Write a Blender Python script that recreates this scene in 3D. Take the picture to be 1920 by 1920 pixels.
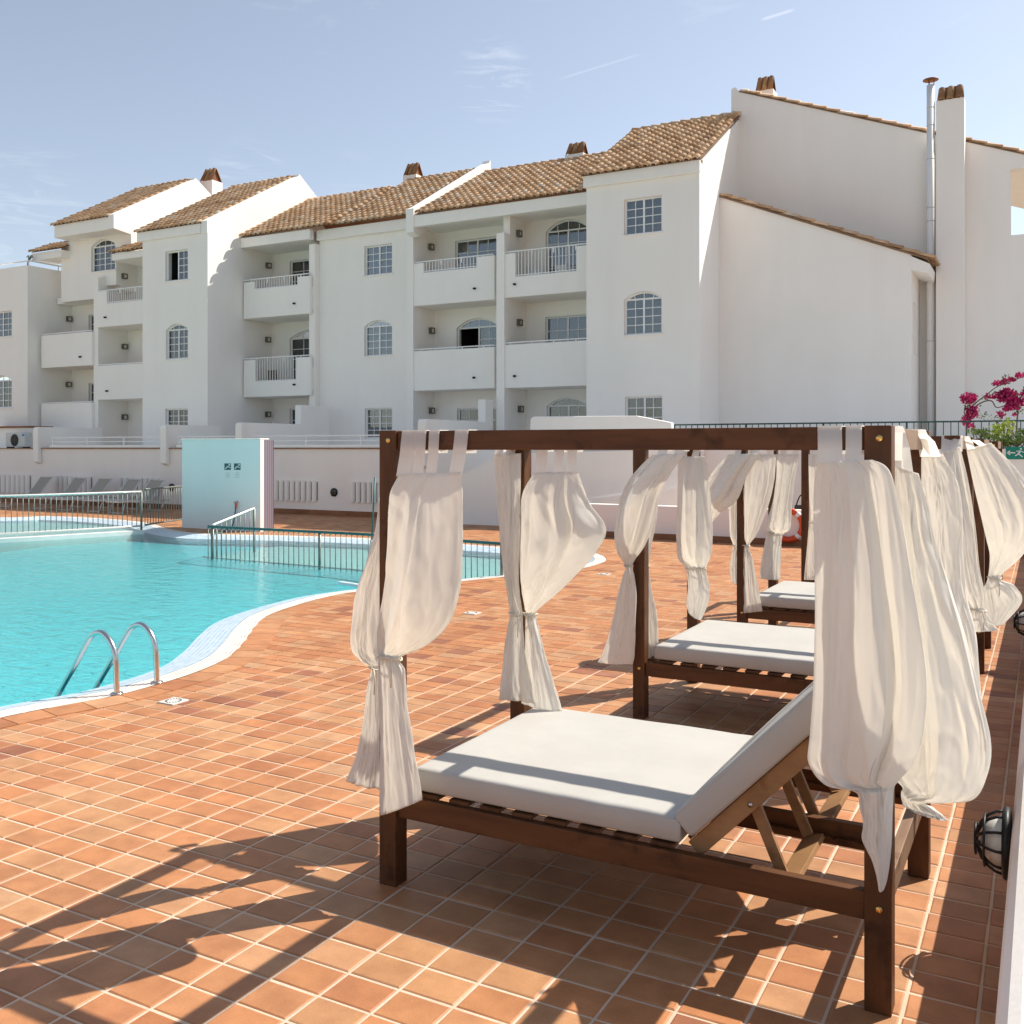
import bpy, bmesh, math, random
from mathutils import Vector, Matrix, noise
from mathutils.geometry import tessellate_polygon

random.seed(7)
for o in list(bpy.data.objects): bpy.data.objects.remove(o)
SC = bpy.context.scene
COL = SC.collection

# ------------------------------------------------------------------ camera
F, CX, HY, EYE, YAW = 1833.0, 960.0, 840.0, 2.0, math.radians(28.6)
CYW, SYW = math.cos(YAW), math.sin(YAW)
cam = bpy.data.cameras.new('camera'); camo = bpy.data.objects.new('camera', cam); COL.objects.link(camo)
cam.sensor_width = 36; cam.lens = F/1920*36; cam.shift_y = -(960-HY)/1920
cam.clip_start = .05; cam.clip_end = 2000
camo.location = (0, 0, EYE); camo.rotation_euler = (math.pi/2, 0, YAW)
SC.camera = camo

# ------------------------------------------------------------------ sky, sun, exposure
SUN_DIR = Vector((.507, .705, 1.0)).normalized()
SUN_EL = math.asin(SUN_DIR.z); SUN_AZ = math.atan2(SUN_DIR.x, SUN_DIR.y)
W = bpy.data.worlds.new('World'); SC.world = W; W.use_nodes = True
nt = W.node_tree; nt.nodes.clear()
def N(nt, t, **k):
    n = nt.nodes.new(t)
    for a, v in k.items():
        if a.startswith('i_'):
            key = a[2:]
            n.inputs[int(key) if key.isdigit() else key.replace('_', ' ')].default_value = v
        else: setattr(n, a, v)
    return n
def L(nt, a, b): nt.links.new(a, b)
sky = N(nt, 'ShaderNodeTexSky', sky_type='NISHITA', sun_disc=False, sun_elevation=SUN_EL, sun_rotation=SUN_AZ,
        altitude=10, air_density=1.0, dust_density=.9, ozone_density=1.6)
bg = N(nt, 'ShaderNodeBackground'); bg.inputs[1].default_value = .064
out = N(nt, 'ShaderNodeOutputWorld')
# thin high cloud in the sky and two contrails, laid out by direction
tc = N(nt, 'ShaderNodeTexCoord')
mp = N(nt, 'ShaderNodeMapping'); mp.inputs['Scale'].default_value = (2.2, 2.2, 9.0)
L(nt, tc.outputs['Generated'], mp.inputs[0])
nz = N(nt, 'ShaderNodeTexNoise', i_Scale=2.3, i_Detail=8.0, i_Roughness=.62, i_Distortion=.5)
L(nt, mp.outputs[0], nz.inputs['Vector'])
cr = N(nt, 'ShaderNodeValToRGB'); cr.color_ramp.elements[0].position = .63; cr.color_ramp.elements[1].position = .90
cr.color_ramp.elements[1].color = (.30, .30, .30, 1)
L(nt, nz.outputs[0], cr.inputs[0])
def trail(pa, pb, width, gain):
    def d(p):
        t, s = (p[0]-CX)/F, (HY-p[1])/F
        return Vector((CYW*t-SYW, SYW*t+CYW, s)).normalized()
    a, b = d(pa), d(pb); n = a.cross(b).normalized(); m = (a+b).normalized(); half = a.angle(b)/2
    v1 = N(nt, 'ShaderNodeVectorMath', operation='DOT_PRODUCT'); v1.inputs[1].default_value = n
    L(nt, tc.outputs['Generated'], v1.inputs[0])
    ab = N(nt, 'ShaderNodeMath', operation='ABSOLUTE'); L(nt, v1.outputs['Value'], ab.inputs[0])
    r1 = N(nt, 'ShaderNodeMapRange', interpolation_type='SMOOTHSTEP'); r1.inputs[1].default_value = 0; r1.inputs[2].default_value = width
    r1.inputs[3].default_value = gain; r1.inputs[4].default_value = 0; L(nt, ab.outputs[0], r1.inputs[0])
    v2 = N(nt, 'ShaderNodeVectorMath', operation='DOT_PRODUCT'); v2.inputs[1].default_value = m
    L(nt, tc.outputs['Generated'], v2.inputs[0])
    r2 = N(nt, 'ShaderNodeMapRange', interpolation_type='SMOOTHSTEP'); r2.inputs[1].default_value = math.cos(half*1.05); r2.inputs[2].default_value = math.cos(half*.6)
    L(nt, v2.outputs['Value'], r2.inputs[0])
    mu = N(nt, 'ShaderNodeMath', operation='MULTIPLY'); L(nt, r1.outputs[0], mu.inputs[0]); L(nt, r2.outputs[0], mu.inputs[1])
    return mu
t1 = trail((1044, 150), (1205, 100), .0016, .14); t2 = trail((1425, 38), (1492, 17), .0022, .30)
def wisp(px, py, rad, gain):
    t, s = (px-CX)/F, (HY-py)/F; c = Vector((CYW*t-SYW, SYW*t+CYW, s)).normalized()
    v = N(nt, 'ShaderNodeVectorMath', operation='DOT_PRODUCT'); v.inputs[1].default_value = c; L(nt, tc.outputs['Generated'], v.inputs[0])
    r = N(nt, 'ShaderNodeMapRange', interpolation_type='SMOOTHSTEP'); r.inputs[1].default_value = math.cos(rad); r.inputs[2].default_value = 1.0; L(nt, v.outputs['Value'], r.inputs[0])
    m_ = N(nt, 'ShaderNodeMapping'); m_.inputs['Scale'].default_value = (18, 18, 95); m_.inputs['Rotation'].default_value = (.12, .08, 0); L(nt, tc.outputs['Generated'], m_.inputs[0])
    n_ = N(nt, 'ShaderNodeTexNoise', i_Scale=1.0, i_Detail=7.0, i_Roughness=.6, i_Distortion=.9); L(nt, m_.outputs[0], n_.inputs['Vector'])
    q_ = N(nt, 'ShaderNodeMapRange'); q_.inputs[1].default_value = .50; q_.inputs[2].default_value = .74; q_.inputs[4].default_value = gain; L(nt, n_.outputs[0], q_.inputs[0])
    k_ = N(nt, 'ShaderNodeMath', operation='MULTIPLY'); L(nt, r.outputs[0], k_.inputs[0]); L(nt, q_.outputs[0], k_.inputs[1])
    return k_
acc = None
for a_ in ((925, 152, .045, .34), (465, 335, .045, .20), (40, 420, .075, .24), (660, 350, .04, .10)):
    w_ = wisp(*a_)
    if acc is None: acc = w_
    else:
        s_ = N(nt, 'ShaderNodeMath', operation='ADD'); L(nt, acc.outputs[0], s_.inputs[0]); L(nt, w_.outputs[0], s_.inputs[1]); acc = s_
t0 = N(nt, 'ShaderNodeMath', operation='ADD'); L(nt, t1.outputs[0], t0.inputs[0]); L(nt, acc.outputs[0], t0.inputs[1]); t1 = t0
ad = N(nt, 'ShaderNodeMath', operation='ADD'); L(nt, t1.outputs[0], ad.inputs[0]); L(nt, t2.outputs[0], ad.inputs[1])
ad2 = N(nt, 'ShaderNodeMath', operation='ADD', use_clamp=True); L(nt, ad.outputs[0], ad2.inputs[0]); L(nt, cr.outputs[0], ad2.inputs[1])
mx = N(nt, 'ShaderNodeMixRGB'); mx.inputs[2].default_value = (7.2, 7.3, 7.6, 1)
hs = N(nt, 'ShaderNodeHueSaturation', i_Saturation=.66); L(nt, sky.outputs[0], hs.inputs['Color'])
L(nt, ad2.outputs[0], mx.inputs[0]); L(nt, hs.outputs[0], mx.inputs[1])
L(nt, mx.outputs[0], bg.inputs[0]); L(nt, bg.outputs[0], out.inputs[0])

sun = bpy.data.lights.new('sun', 'SUN'); sun.energy = 2.75; sun.angle = math.radians(.5); sun.color = (1, .935, .84)
suno = bpy.data.objects.new('sun', sun); COL.objects.link(suno); suno.location = (10, 14, 30)
suno.rotation_euler = (-SUN_DIR).to_track_quat('-Z', 'Y').to_euler()

SC.view_settings.view_transform = 'Standard'; SC.view_settings.look = 'None'
SC.view_settings.gamma = 1; SC.view_settings.exposure = 1.36
SC.render.engine = 'CYCLES'
SC.cycles.use_denoising = True
SC.cycles.max_bounces = 8; SC.cycles.diffuse_bounces = 5; SC.cycles.transparent_max_bounces = 16
SC.cycles.caustics_reflective = False; SC.cycles.caustics_refractive = False
SC.cycles.sample_clamp_indirect = 6

# ------------------------------------------------------------------ pixel of the photograph -> point on a plane of the place
def ray(px, py):
    t, s = (px-CX)/F, (HY-py)/F
    return Vector((CYW*t-SYW, SYW*t+CYW, s))
def onY(px, py, Y): d = ray(px, py); k = Y/d.y; return Vector((d.x*k, Y, EYE+d.z*k))
def onX(px, py, X): d = ray(px, py); k = X/d.x; return Vector((X, d.y*k, EYE+d.z*k))
def onZ(px, py, Z=0.): d = ray(px, py); k = (Z-EYE)/d.z; return Vector((d.x*k, d.y*k, Z))
def xY(px, Y): return onY(px, HY, Y).x
def yX(px, X): return onX(px, HY, X).y
def pix(p):
    v = Vector(p)-Vector((0, 0, EYE)); z = -SYW*v.x+CYW*v.y; x = CYW*v.x+SYW*v.y
    if z < .05: return (-9999, -9999, z)
    return (CX+F*x/z, HY-F*v.z/z, z)

# ------------------------------------------------------------------ materials
MATS = {}
def newmat(name):
    m = bpy.data.materials.new(name); m.use_nodes = True; t = m.node_tree; t.nodes.clear()
    o = N(t, 'ShaderNodeOutputMaterial'); b = N(t, 'ShaderNodeBsdfPrincipled'); L(t, b.outputs[0], o.inputs[0])
    MATS[name] = m
    return m, t, b, o
def noise_col(t, c1, c2, scale, detail=5, rough=.6, lo=.35, hi=.65, coord='Object', stretch=None):
    tc = N(t, 'ShaderNodeTexCoord'); src = tc.outputs[coord]
    if stretch:
        mp = N(t, 'ShaderNodeMapping'); mp.inputs['Scale'].default_value = stretch; L(t, src, mp.inputs[0]); src = mp.outputs[0]
    nz = N(t, 'ShaderNodeTexNoise', i_Scale=scale, i_Detail=detail, i_Roughness=rough); L(t, src, nz.inputs['Vector'])
    r = N(t, 'ShaderNodeValToRGB'); r.color_ramp.elements[0].position = lo; r.color_ramp.elements[1].position = hi
    r.color_ramp.elements[0].color = (*c1, 1); r.color_ramp.elements[1].color = (*c2, 1); L(t, nz.outputs[0], r.inputs[0])
    return r, nz, src
def bump(t, b, src, scale, strength, dist=.01, detail=6):
    nz = N(t, 'ShaderNodeTexNoise', i_Scale=scale, i_Detail=detail); L(t, src, nz.inputs['Vector'])
    bp = N(t, 'ShaderNodeBump', i_Strength=strength, i_Distance=dist); L(t, nz.outputs[0], bp.inputs['Height']); L(t, bp.outputs[0], b.inputs['Normal'])
    return bp
def simple(name, c1, c2=None, scale=3., rough=.6, bs=0, bscale=60, bdist=.01, spec=.3, metal=0., stretch=None, lo=.35, hi=.65):
    m, t, b, o = newmat(name)
    r, nz, src = noise_col(t, c1, c2 or c1, scale, stretch=stretch, lo=lo, hi=hi)
    L(t, r.outputs[0], b.inputs['Base Color']); b.inputs['Roughness'].default_value = rough
    b.inputs['Specular IOR Level'].default_value = spec; b.inputs['Metallic'].default_value = metal
    if bs: bump(t, b, src, bscale, bs, bdist)
    return m
# white lime render: broad tonal drift, vertical streaks, trowel relief
def stucco(name, c1, c2):
    m, t, b, o = newmat(name)
    r, nz, src = noise_col(t, c1, c2, .55, detail=6, lo=.3, hi=.7)
    r2, _, _ = noise_col(t, (.972, .970, .966), (1, 1, 1), 1.3, detail=7, lo=.3, hi=.6, stretch=(1.2, 1.2, .16))
    mu = N(t, 'ShaderNodeMixRGB', blend_type='MULTIPLY'); mu.inputs[0].default_value = 1
    L(t, r.outputs[0], mu.inputs[1]); L(t, r2.outputs[0], mu.inputs[2]); L(t, mu.outputs[0], b.inputs['Base Color'])
    b.inputs['Roughness'].default_value = .85; b.inputs['Specular IOR Level'].default_value = .2
    n1 = N(t, 'ShaderNodeTexNoise', i_Scale=2.2, i_Detail=4.0); n2 = N(t, 'ShaderNodeTexNoise', i_Scale=45.0, i_Detail=5.0)
    L(t, src, n1.inputs['Vector']); L(t, src, n2.inputs['Vector'])
    m1 = N(t, 'ShaderNodeMath', operation='MULTIPLY_ADD'); m1.inputs[1].default_value = .12; L(t, n2.outputs[0], m1.inputs[0]); L(t, n1.outputs[0], m1.inputs[2])
    bp = N(t, 'ShaderNodeBump', i_Strength=.25, i_Distance=.03); L(t, m1.outputs[0], bp.inputs['Height']); L(t, bp.outputs[0], b.inputs['Normal'])
stucco('stucco', (.895, .85, .79), (.92, .88, .825))
stucco('stucco_bounce', (.88, .80, .74), (.90, .83, .775))  # white render with warm light off the deck put into the colour
stucco('stucco_mint', (.82, .855, .82), (.85, .88, .85))
simple('paint_white', (.80, .79, .77), (.84, .83, .81), 4, .45)
simple('frame_white', (.80, .80, .78), (.84, .84, .82), 4, .4)
# dark stained timber: long grain, knots
def wood(name, c1, c2, knot, scale, st):
    m, t, b, o = newmat(name)
    r, nz, src = noise_col(t, c1, c2, scale, detail=8, rough=.65, stretch=st, lo=.3, hi=.7)
    r2, n2, _ = noise_col(t, knot, (1, 1, 1), 6.5, detail=3, lo=.30, hi=.42)
    mu = N(t, 'ShaderNodeMixRGB', blend_type='MULTIPLY'); mu.inputs[0].default_value = .9
    L(t, r.outputs[0], mu.inputs[1]); L(t, r2.outputs[0], mu.inputs[2]); L(t, mu.outputs[0], b.inputs['Base Color'])
    b.inputs['Roughness'].default_value = .52; b.inputs['Specular IOR Level'].default_value = .3
    bp = N(t, 'ShaderNodeBump', i_Strength=.25, i_Distance=.004); L(t, nz.outputs[0], bp.inputs['Height']); L(t, bp.outputs[0], b.inputs['Normal'])
wood('wood_x', (.055, .020, .0065), (.135, .052, .017), (.45, .4, .4), 14, (.12, 1, 1))
wood('wood_y', (.055, .020, .0065), (.135, .052, .017), (.45, .4, .4), 14, (1, .12, 1))
wood('wood_z', (.055, .020, .0065), (.135, .052, .017), (.45, .4, .4), 14, (1, 1, .12))
wood('wood_raw', (.22, .115, .05), (.36, .20, .09), (.6, .5, .4), 14, (.3, .3, .6))
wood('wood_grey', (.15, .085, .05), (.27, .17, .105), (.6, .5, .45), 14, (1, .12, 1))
# cotton curtain cloth
m, t, b, o = newmat('cloth')
r, nz, src = noise_col(t, (.89, .87, .83), (.92, .905, .87), 2.0)
L(t, r.outputs[0], b.inputs['Base Color']); b.inputs['Roughness'].default_value = .75; b.inputs['Specular IOR Level'].default_value = .15
b.inputs['Sheen Weight'].default_value = .08
nr = N(t, 'ShaderNodeTexNoise', i_Scale=5.0, i_Detail=5.0, i_Roughness=.55, i_Distortion=.8); nr.noise_type = 'RIDGED_MULTIFRACTAL'
mpc = N(t, 'ShaderNodeMapping'); mpc.inputs['Scale'].default_value = (1.6, 1.6, .55); mpc.inputs['Rotation'].default_value = (0, .35, 0); L(t, src, mpc.inputs[0]); L(t, mpc.outputs[0], nr.inputs['Vector'])
nw = N(t, 'ShaderNodeTexNoise', i_Scale=320.0, i_Detail=2.0); L(t, src, nw.inputs['Vector'])
mw = N(t, 'ShaderNodeMath', operation='MULTIPLY_ADD'); mw.inputs[1].default_value = .06; L(t, nw.outputs[0], mw.inputs[0]); L(t, nr.outputs[0], mw.inputs[2])
bpc = N(t, 'ShaderNodeBump', i_Strength=.15, i_Distance=.012); L(t, mw.outputs[0], bpc.inputs['Height']); L(t, bpc.outputs[0], b.inputs['Normal'])
tr = N(t, 'ShaderNodeBsdfTranslucent'); tr.inputs[0].default_value = (.94, .91, .84, 1)
ms = N(t, 'ShaderNodeMixShader'); ms.inputs[0].default_value = .48
L(t, b.outputs[0], ms.inputs[1]); L(t, tr.outputs[0], ms.inputs[2]); L(t, ms.outputs[0], o.inputs[0])
simple('cushion', (.43, .412, .375), (.46, .442, .405), 3, .55, .15, 5, .03)
simple('cord', (.62, .56, .44), (.7, .64, .52), 20, .8)
simple('brass', (.75, .48, .15), None, 5, .3, metal=1.)
# metals
simple('steel', (.56, .55, .53), (.64, .63, .61), 30, .22, metal=1., stretch=(1, 1, .2))
simple('fence_metal', (.15, .18, .16), (.21, .24, .215), 8, .42, metal=.25)
simple('fence_white', (.62, .62, .58), (.70, .69, .65), 8, .35, metal=.3)
simple('rail_green', (.016, .05, .045), (.03, .075, .065), 8, .45)
simple('fence_teal', (.03, .11, .105), (.05, .15, .14), 8, .4)
simple('black_metal', (.012, .012, .013), (.025, .025, .026), 8, .45)
simple('lamp_glass', (.62, .60, .55), (.7, .68, .62), 5, .3)
simple('lamp_bronze', (.10, .09, .07), (.15, .135, .11), 9, .5)
simple('recess_shade', (.22, .21, .20), (.27, .26, .25), 3, .9)
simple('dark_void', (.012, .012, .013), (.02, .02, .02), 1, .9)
simple('skirting', (.20, .075, .03), (.30, .125, .055), 2.0, .5, stretch=(1, 1, 1))
simple('sling', (.34, .30, .245), (.39, .345, .29), 60, .7)
simple('lounger_frame', (.60, .58, .54), (.66, .64, .6), 6, .4)
simple('drape', (.60, .58, .52), (.74, .72, .66), 1.2, .9)
simple('red_plastic', (.62, .07, .02), (.7, .10, .03), 4, .4)
simple('white_plastic', (.75, .75, .72), (.82, .82, .8), 4, .4)
simple('ac_grey', (.55, .55, .52), (.62, .62, .6), 4, .5)
simple('drain_plate', (.52, .49, .45), (.60, .57, .53), 12, .6)
simple('blue_label', (.05, .25, .6), None, 4, .4)
simple('sign_teal', (.02, .11, .12), (.03, .14, .15), 4, .5)
simple('sign_green', (.0, .20, .14), (.01, .24, .17), 4, .5)
simple('hose_blue', (.02, .16, .22), None, 4, .4)
simple('grout', (.54, .41, .30), (.62, .485, .365), 5, .9, .3, 80)
simple('coping', (.74, .71, .66), (.80, .775, .73), 3, .6, .2, 90)
simple('earth', (.20, .15, .11), (.27, .21, .15), .3, .9)
simple('wicker', (.16, .09, .045), (.26, .16, .08), 40, .7)
simple('stem', (.10, .07, .045), (.16, .11, .07), 10, .8)
# glass for windows: clear with a sky reflection
m, t, b, o = newmat('pane')
t.nodes.remove(b)
gl = N(t, 'ShaderNodeBsdfGlossy', i_Roughness=.015); gl.inputs[0].default_value = (.95, .97, 1, 1)
tp = N(t, 'ShaderNodeBsdfTransparent'); tp.inputs[0].default_value = (.55, .58, .58, 1)
fr = N(t, 'ShaderNodeFresnel', i_IOR=1.55)
ma = N(t, 'ShaderNodeMath', operation='MULTIPLY_ADD', use_clamp=True); ma.inputs[1].default_value = 1.6; ma.inputs[2].default_value = .04; L(t, fr.outputs[0], ma.inputs[0])
ms = N(t, 'ShaderNodeMixShader'); L(t, ma.outputs[0], ms.inputs[0]); L(t, tp.outputs[0], ms.inputs[1]); L(t, gl.outputs[0], ms.inputs[2]); L(t, ms.outputs[0], o.inputs[0])
# pool water
m, t, b, o = newmat('water')
t.nodes.remove(b)
gl = N(t, 'ShaderNodeBsdfGlossy', i_Roughness=.03)
tp = N(t, 'ShaderNodeBsdfTransparent'); tp.inputs[0].default_value = (.66, .95, .96, 1)
fr = N(t, 'ShaderNodeFresnel', i_IOR=1.33)
tcn = N(t, 'ShaderNodeTexCoord'); mp = N(t, 'ShaderNodeMapping'); mp.inputs['Scale'].default_value = (1, 1.5, 1); mp.inputs['Rotation'].default_value = (0, 0, .5)
L(t, tcn.outputs['Object'], mp.inputs[0])
n1 = N(t, 'ShaderNodeTexNoise', i_Scale=3.2, i_Detail=4.0, i_Distortion=.6); L(t, mp.outputs[0], n1.inputs['Vector'])
n2 = N(t, 'ShaderNodeTexNoise', i_Scale=13.0, i_Detail=3.0); L(t, mp.outputs[0], n2.inputs['Vector'])
m1 = N(t, 'ShaderNodeMath', operation='MULTIPLY_ADD'); m1.inputs[1].default_value = .30; L(t, n2.outputs[0], m1.inputs[0]); L(t, n1.outputs[0], m1.inputs[2])
bp = N(t, 'ShaderNodeBump', i_Strength=.34, i_Distance=.06); L(t, m1.outputs[0], bp.inputs['Height'])
L(t, bp.outputs[0], gl.inputs['Normal']); L(t, bp.outputs[0], fr.inputs['Normal'])
ms = N(t, 'ShaderNodeMixShader'); L(t, fr.outputs[0], ms.inputs[0]); L(t, tp.outputs[0], ms.inputs[1]); L(t, gl.outputs[0], ms.inputs[2]); L(t, ms.outputs[0], o.inputs[0])
# mosaic of the basin: little squares with pale joints
def mosaic(name, c1, c2, joint, size, uv=False, rough=.35):
    m, t, b, o = newmat(name)
    tc = N(t, 'ShaderNodeTexCoord')
    mp = N(t, 'ShaderNodeMapping'); s = 1/size; mp.inputs['Scale'].default_value = (s, s, s)
    L(t, tc.outputs['UV' if uv else 'Object'], mp.inputs[0])
    br = N(t, 'ShaderNodeTexBrick', offset=0, squash=1); br.inputs['Scale'].default_value = 1
    br.inputs['Brick Width'].default_value = 1; br.inputs['Row Height'].default_value = 1; br.inputs['Mortar Size'].default_value = .09
    br.inputs['Color1'].default_value = (*c1, 1); br.inputs['Color2'].default_value = (*c2, 1); br.inputs['Mortar'].default_value = (*joint, 1)
    L(t, mp.outputs[0], br.inputs['Vector']); L(t, br.outputs[0], b.inputs['Base Color']); b.inputs['Roughness'].default_value = rough
mosaic('mosaic_deep', (.125, .575, .65), (.17, .66, .72), (.25, .69, .745), .10)
mosaic('mosaic_mid', (.22, .74, .74), (.28, .80, .79), (.34, .82, .81), .10)
mosaic('mosaic_pale', (.55, .68, .64), (.66, .76, .71), (.62, .72, .68), .05)
mosaic('mosaic_edge', (.26, .42, .56), (.48, .60, .68), (.72, .75, .76), .052, uv=True)
mosaic('mosaic_violet', (.085, .055, .085), (.26, .21, .255), (.33, .31, .325), .07)
# terracotta: colour of each piece is carried by the piece, blotches and grain by noise
def terracotta(name, rough, detail_scale, blot):
    m, t, b, o = newmat(name)
    at = N(t, 'ShaderNodeAttribute', attribute_name='tone')
    gm = N(t, 'ShaderNodeNewGeometry')
    nz = N(t, 'ShaderNodeTexNoise', i_Scale=detail_scale, i_Detail=6.0, i_Roughness=.6); L(t, gm.outputs['Position'], nz.inputs['Vector'])
    r = N(t, 'ShaderNodeValToRGB'); r.color_ramp.elements[0].position = .32; r.color_ramp.elements[1].position = .68
    r.color_ramp.elements[0].color = (*blot, 1); r.color_ramp.elements[1].color = (1.08, 1.08, 1.08, 1); L(t, nz.outputs[0], r.inputs[0])
    n3 = N(t, 'ShaderNodeTexNoise', i_Scale=150.0, i_Detail=3.0); L(t, gm.outputs['Position'], n3.inputs['Vector'])
    r3 = N(t, 'ShaderNodeValToRGB'); r3.color_ramp.elements[0].position = .3; r3.color_ramp.elements[1].position = .7
    r3.color_ramp.elements[0].color = (.88, .88, .88, 1); r3.color_ramp.elements[1].color = (1.06, 1.06, 1.06, 1); L(t, n3.outputs[0], r3.inputs[0])
    mu = N(t, 'ShaderNodeMixRGB', blend_type='MULTIPLY'); mu.inputs[0].default_value = 1; L(t, at.outputs['Color'], mu.inputs[1]); L(t, r.outputs[0], mu.inputs[2])
    n4 = N(t, 'ShaderNodeTexNoise', i_Scale=.9, i_Detail=7.0, i_Roughness=.65); L(t, gm.outputs['Position'], n4.inputs['Vector'])
    r4 = N(t, 'ShaderNodeValToRGB'); r4.color_ramp.elements[0].position = .34; r4.color_ramp.elements[1].position = .66
    r4.color_ramp.elements[0].color = (.90, .885, .87, 1); r4.color_ramp.elements[1].color = (1.07, 1.08, 1.09, 1); L(t, n4.outputs[0], r4.inputs[0])
    mu3 = N(t, 'ShaderNodeMixRGB', blend_type='MULTIPLY'); mu3.inputs[0].default_value = 1; L(t, mu.outputs[0], mu3.inputs[1]); L(t, r4.outputs[0], mu3.inputs[2])
    mu2 = N(t, 'ShaderNodeMixRGB', blend_type='MULTIPLY'); mu2.inputs[0].default_value = 1; L(t, mu3.outputs[0], mu2.inputs[1]); L(t, r3.outputs[0], mu2.inputs[2])
    L(t, mu2.outputs[0], b.inputs['Base Color']); b.inputs['Roughness'].default_value = rough; b.inputs['Specular IOR Level'].default_value = .35
    bp = N(t, 'ShaderNodeBump', i_Strength=.12, i_Distance=.01); L(t, nz.outputs[0], bp.inputs['Height']); L(t, bp.outputs[0], b.inputs['Normal'])
terracotta('floor_tile', .55, 6.0, (.80, .76, .74))
terracotta('roof_clay', .85, 2.5, (.62, .58, .55))
def foliage(name, c1, c2):
    m, t, b, o = newmat(name)
    r, nz, src = noise_col(t, c1, c2, 6, detail=3)
    L(t, r.outputs[0], b.inputs['Base Color']); b.inputs['Roughness'].default_value = .6
    tr = N(t, 'ShaderNodeBsdfTranslucent'); L(t, r.outputs[0], tr.inputs[0])
    ms = N(t, 'ShaderNodeMixShader'); ms.inputs[0].default_value = .3
    L(t, b.outputs[0], ms.inputs[1]); L(t, tr.outputs[0], ms.inputs[2]); L(t, ms.outputs[0], o.inputs[0])
foliage('leaf_green', (.05, .09, .018), (.12, .17, .03))
foliage('leaf_lime', (.22, .30, .03), (.36, .42, .06))
foliage('bract', (.30, .004, .075), (.50, .012, .14))

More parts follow.
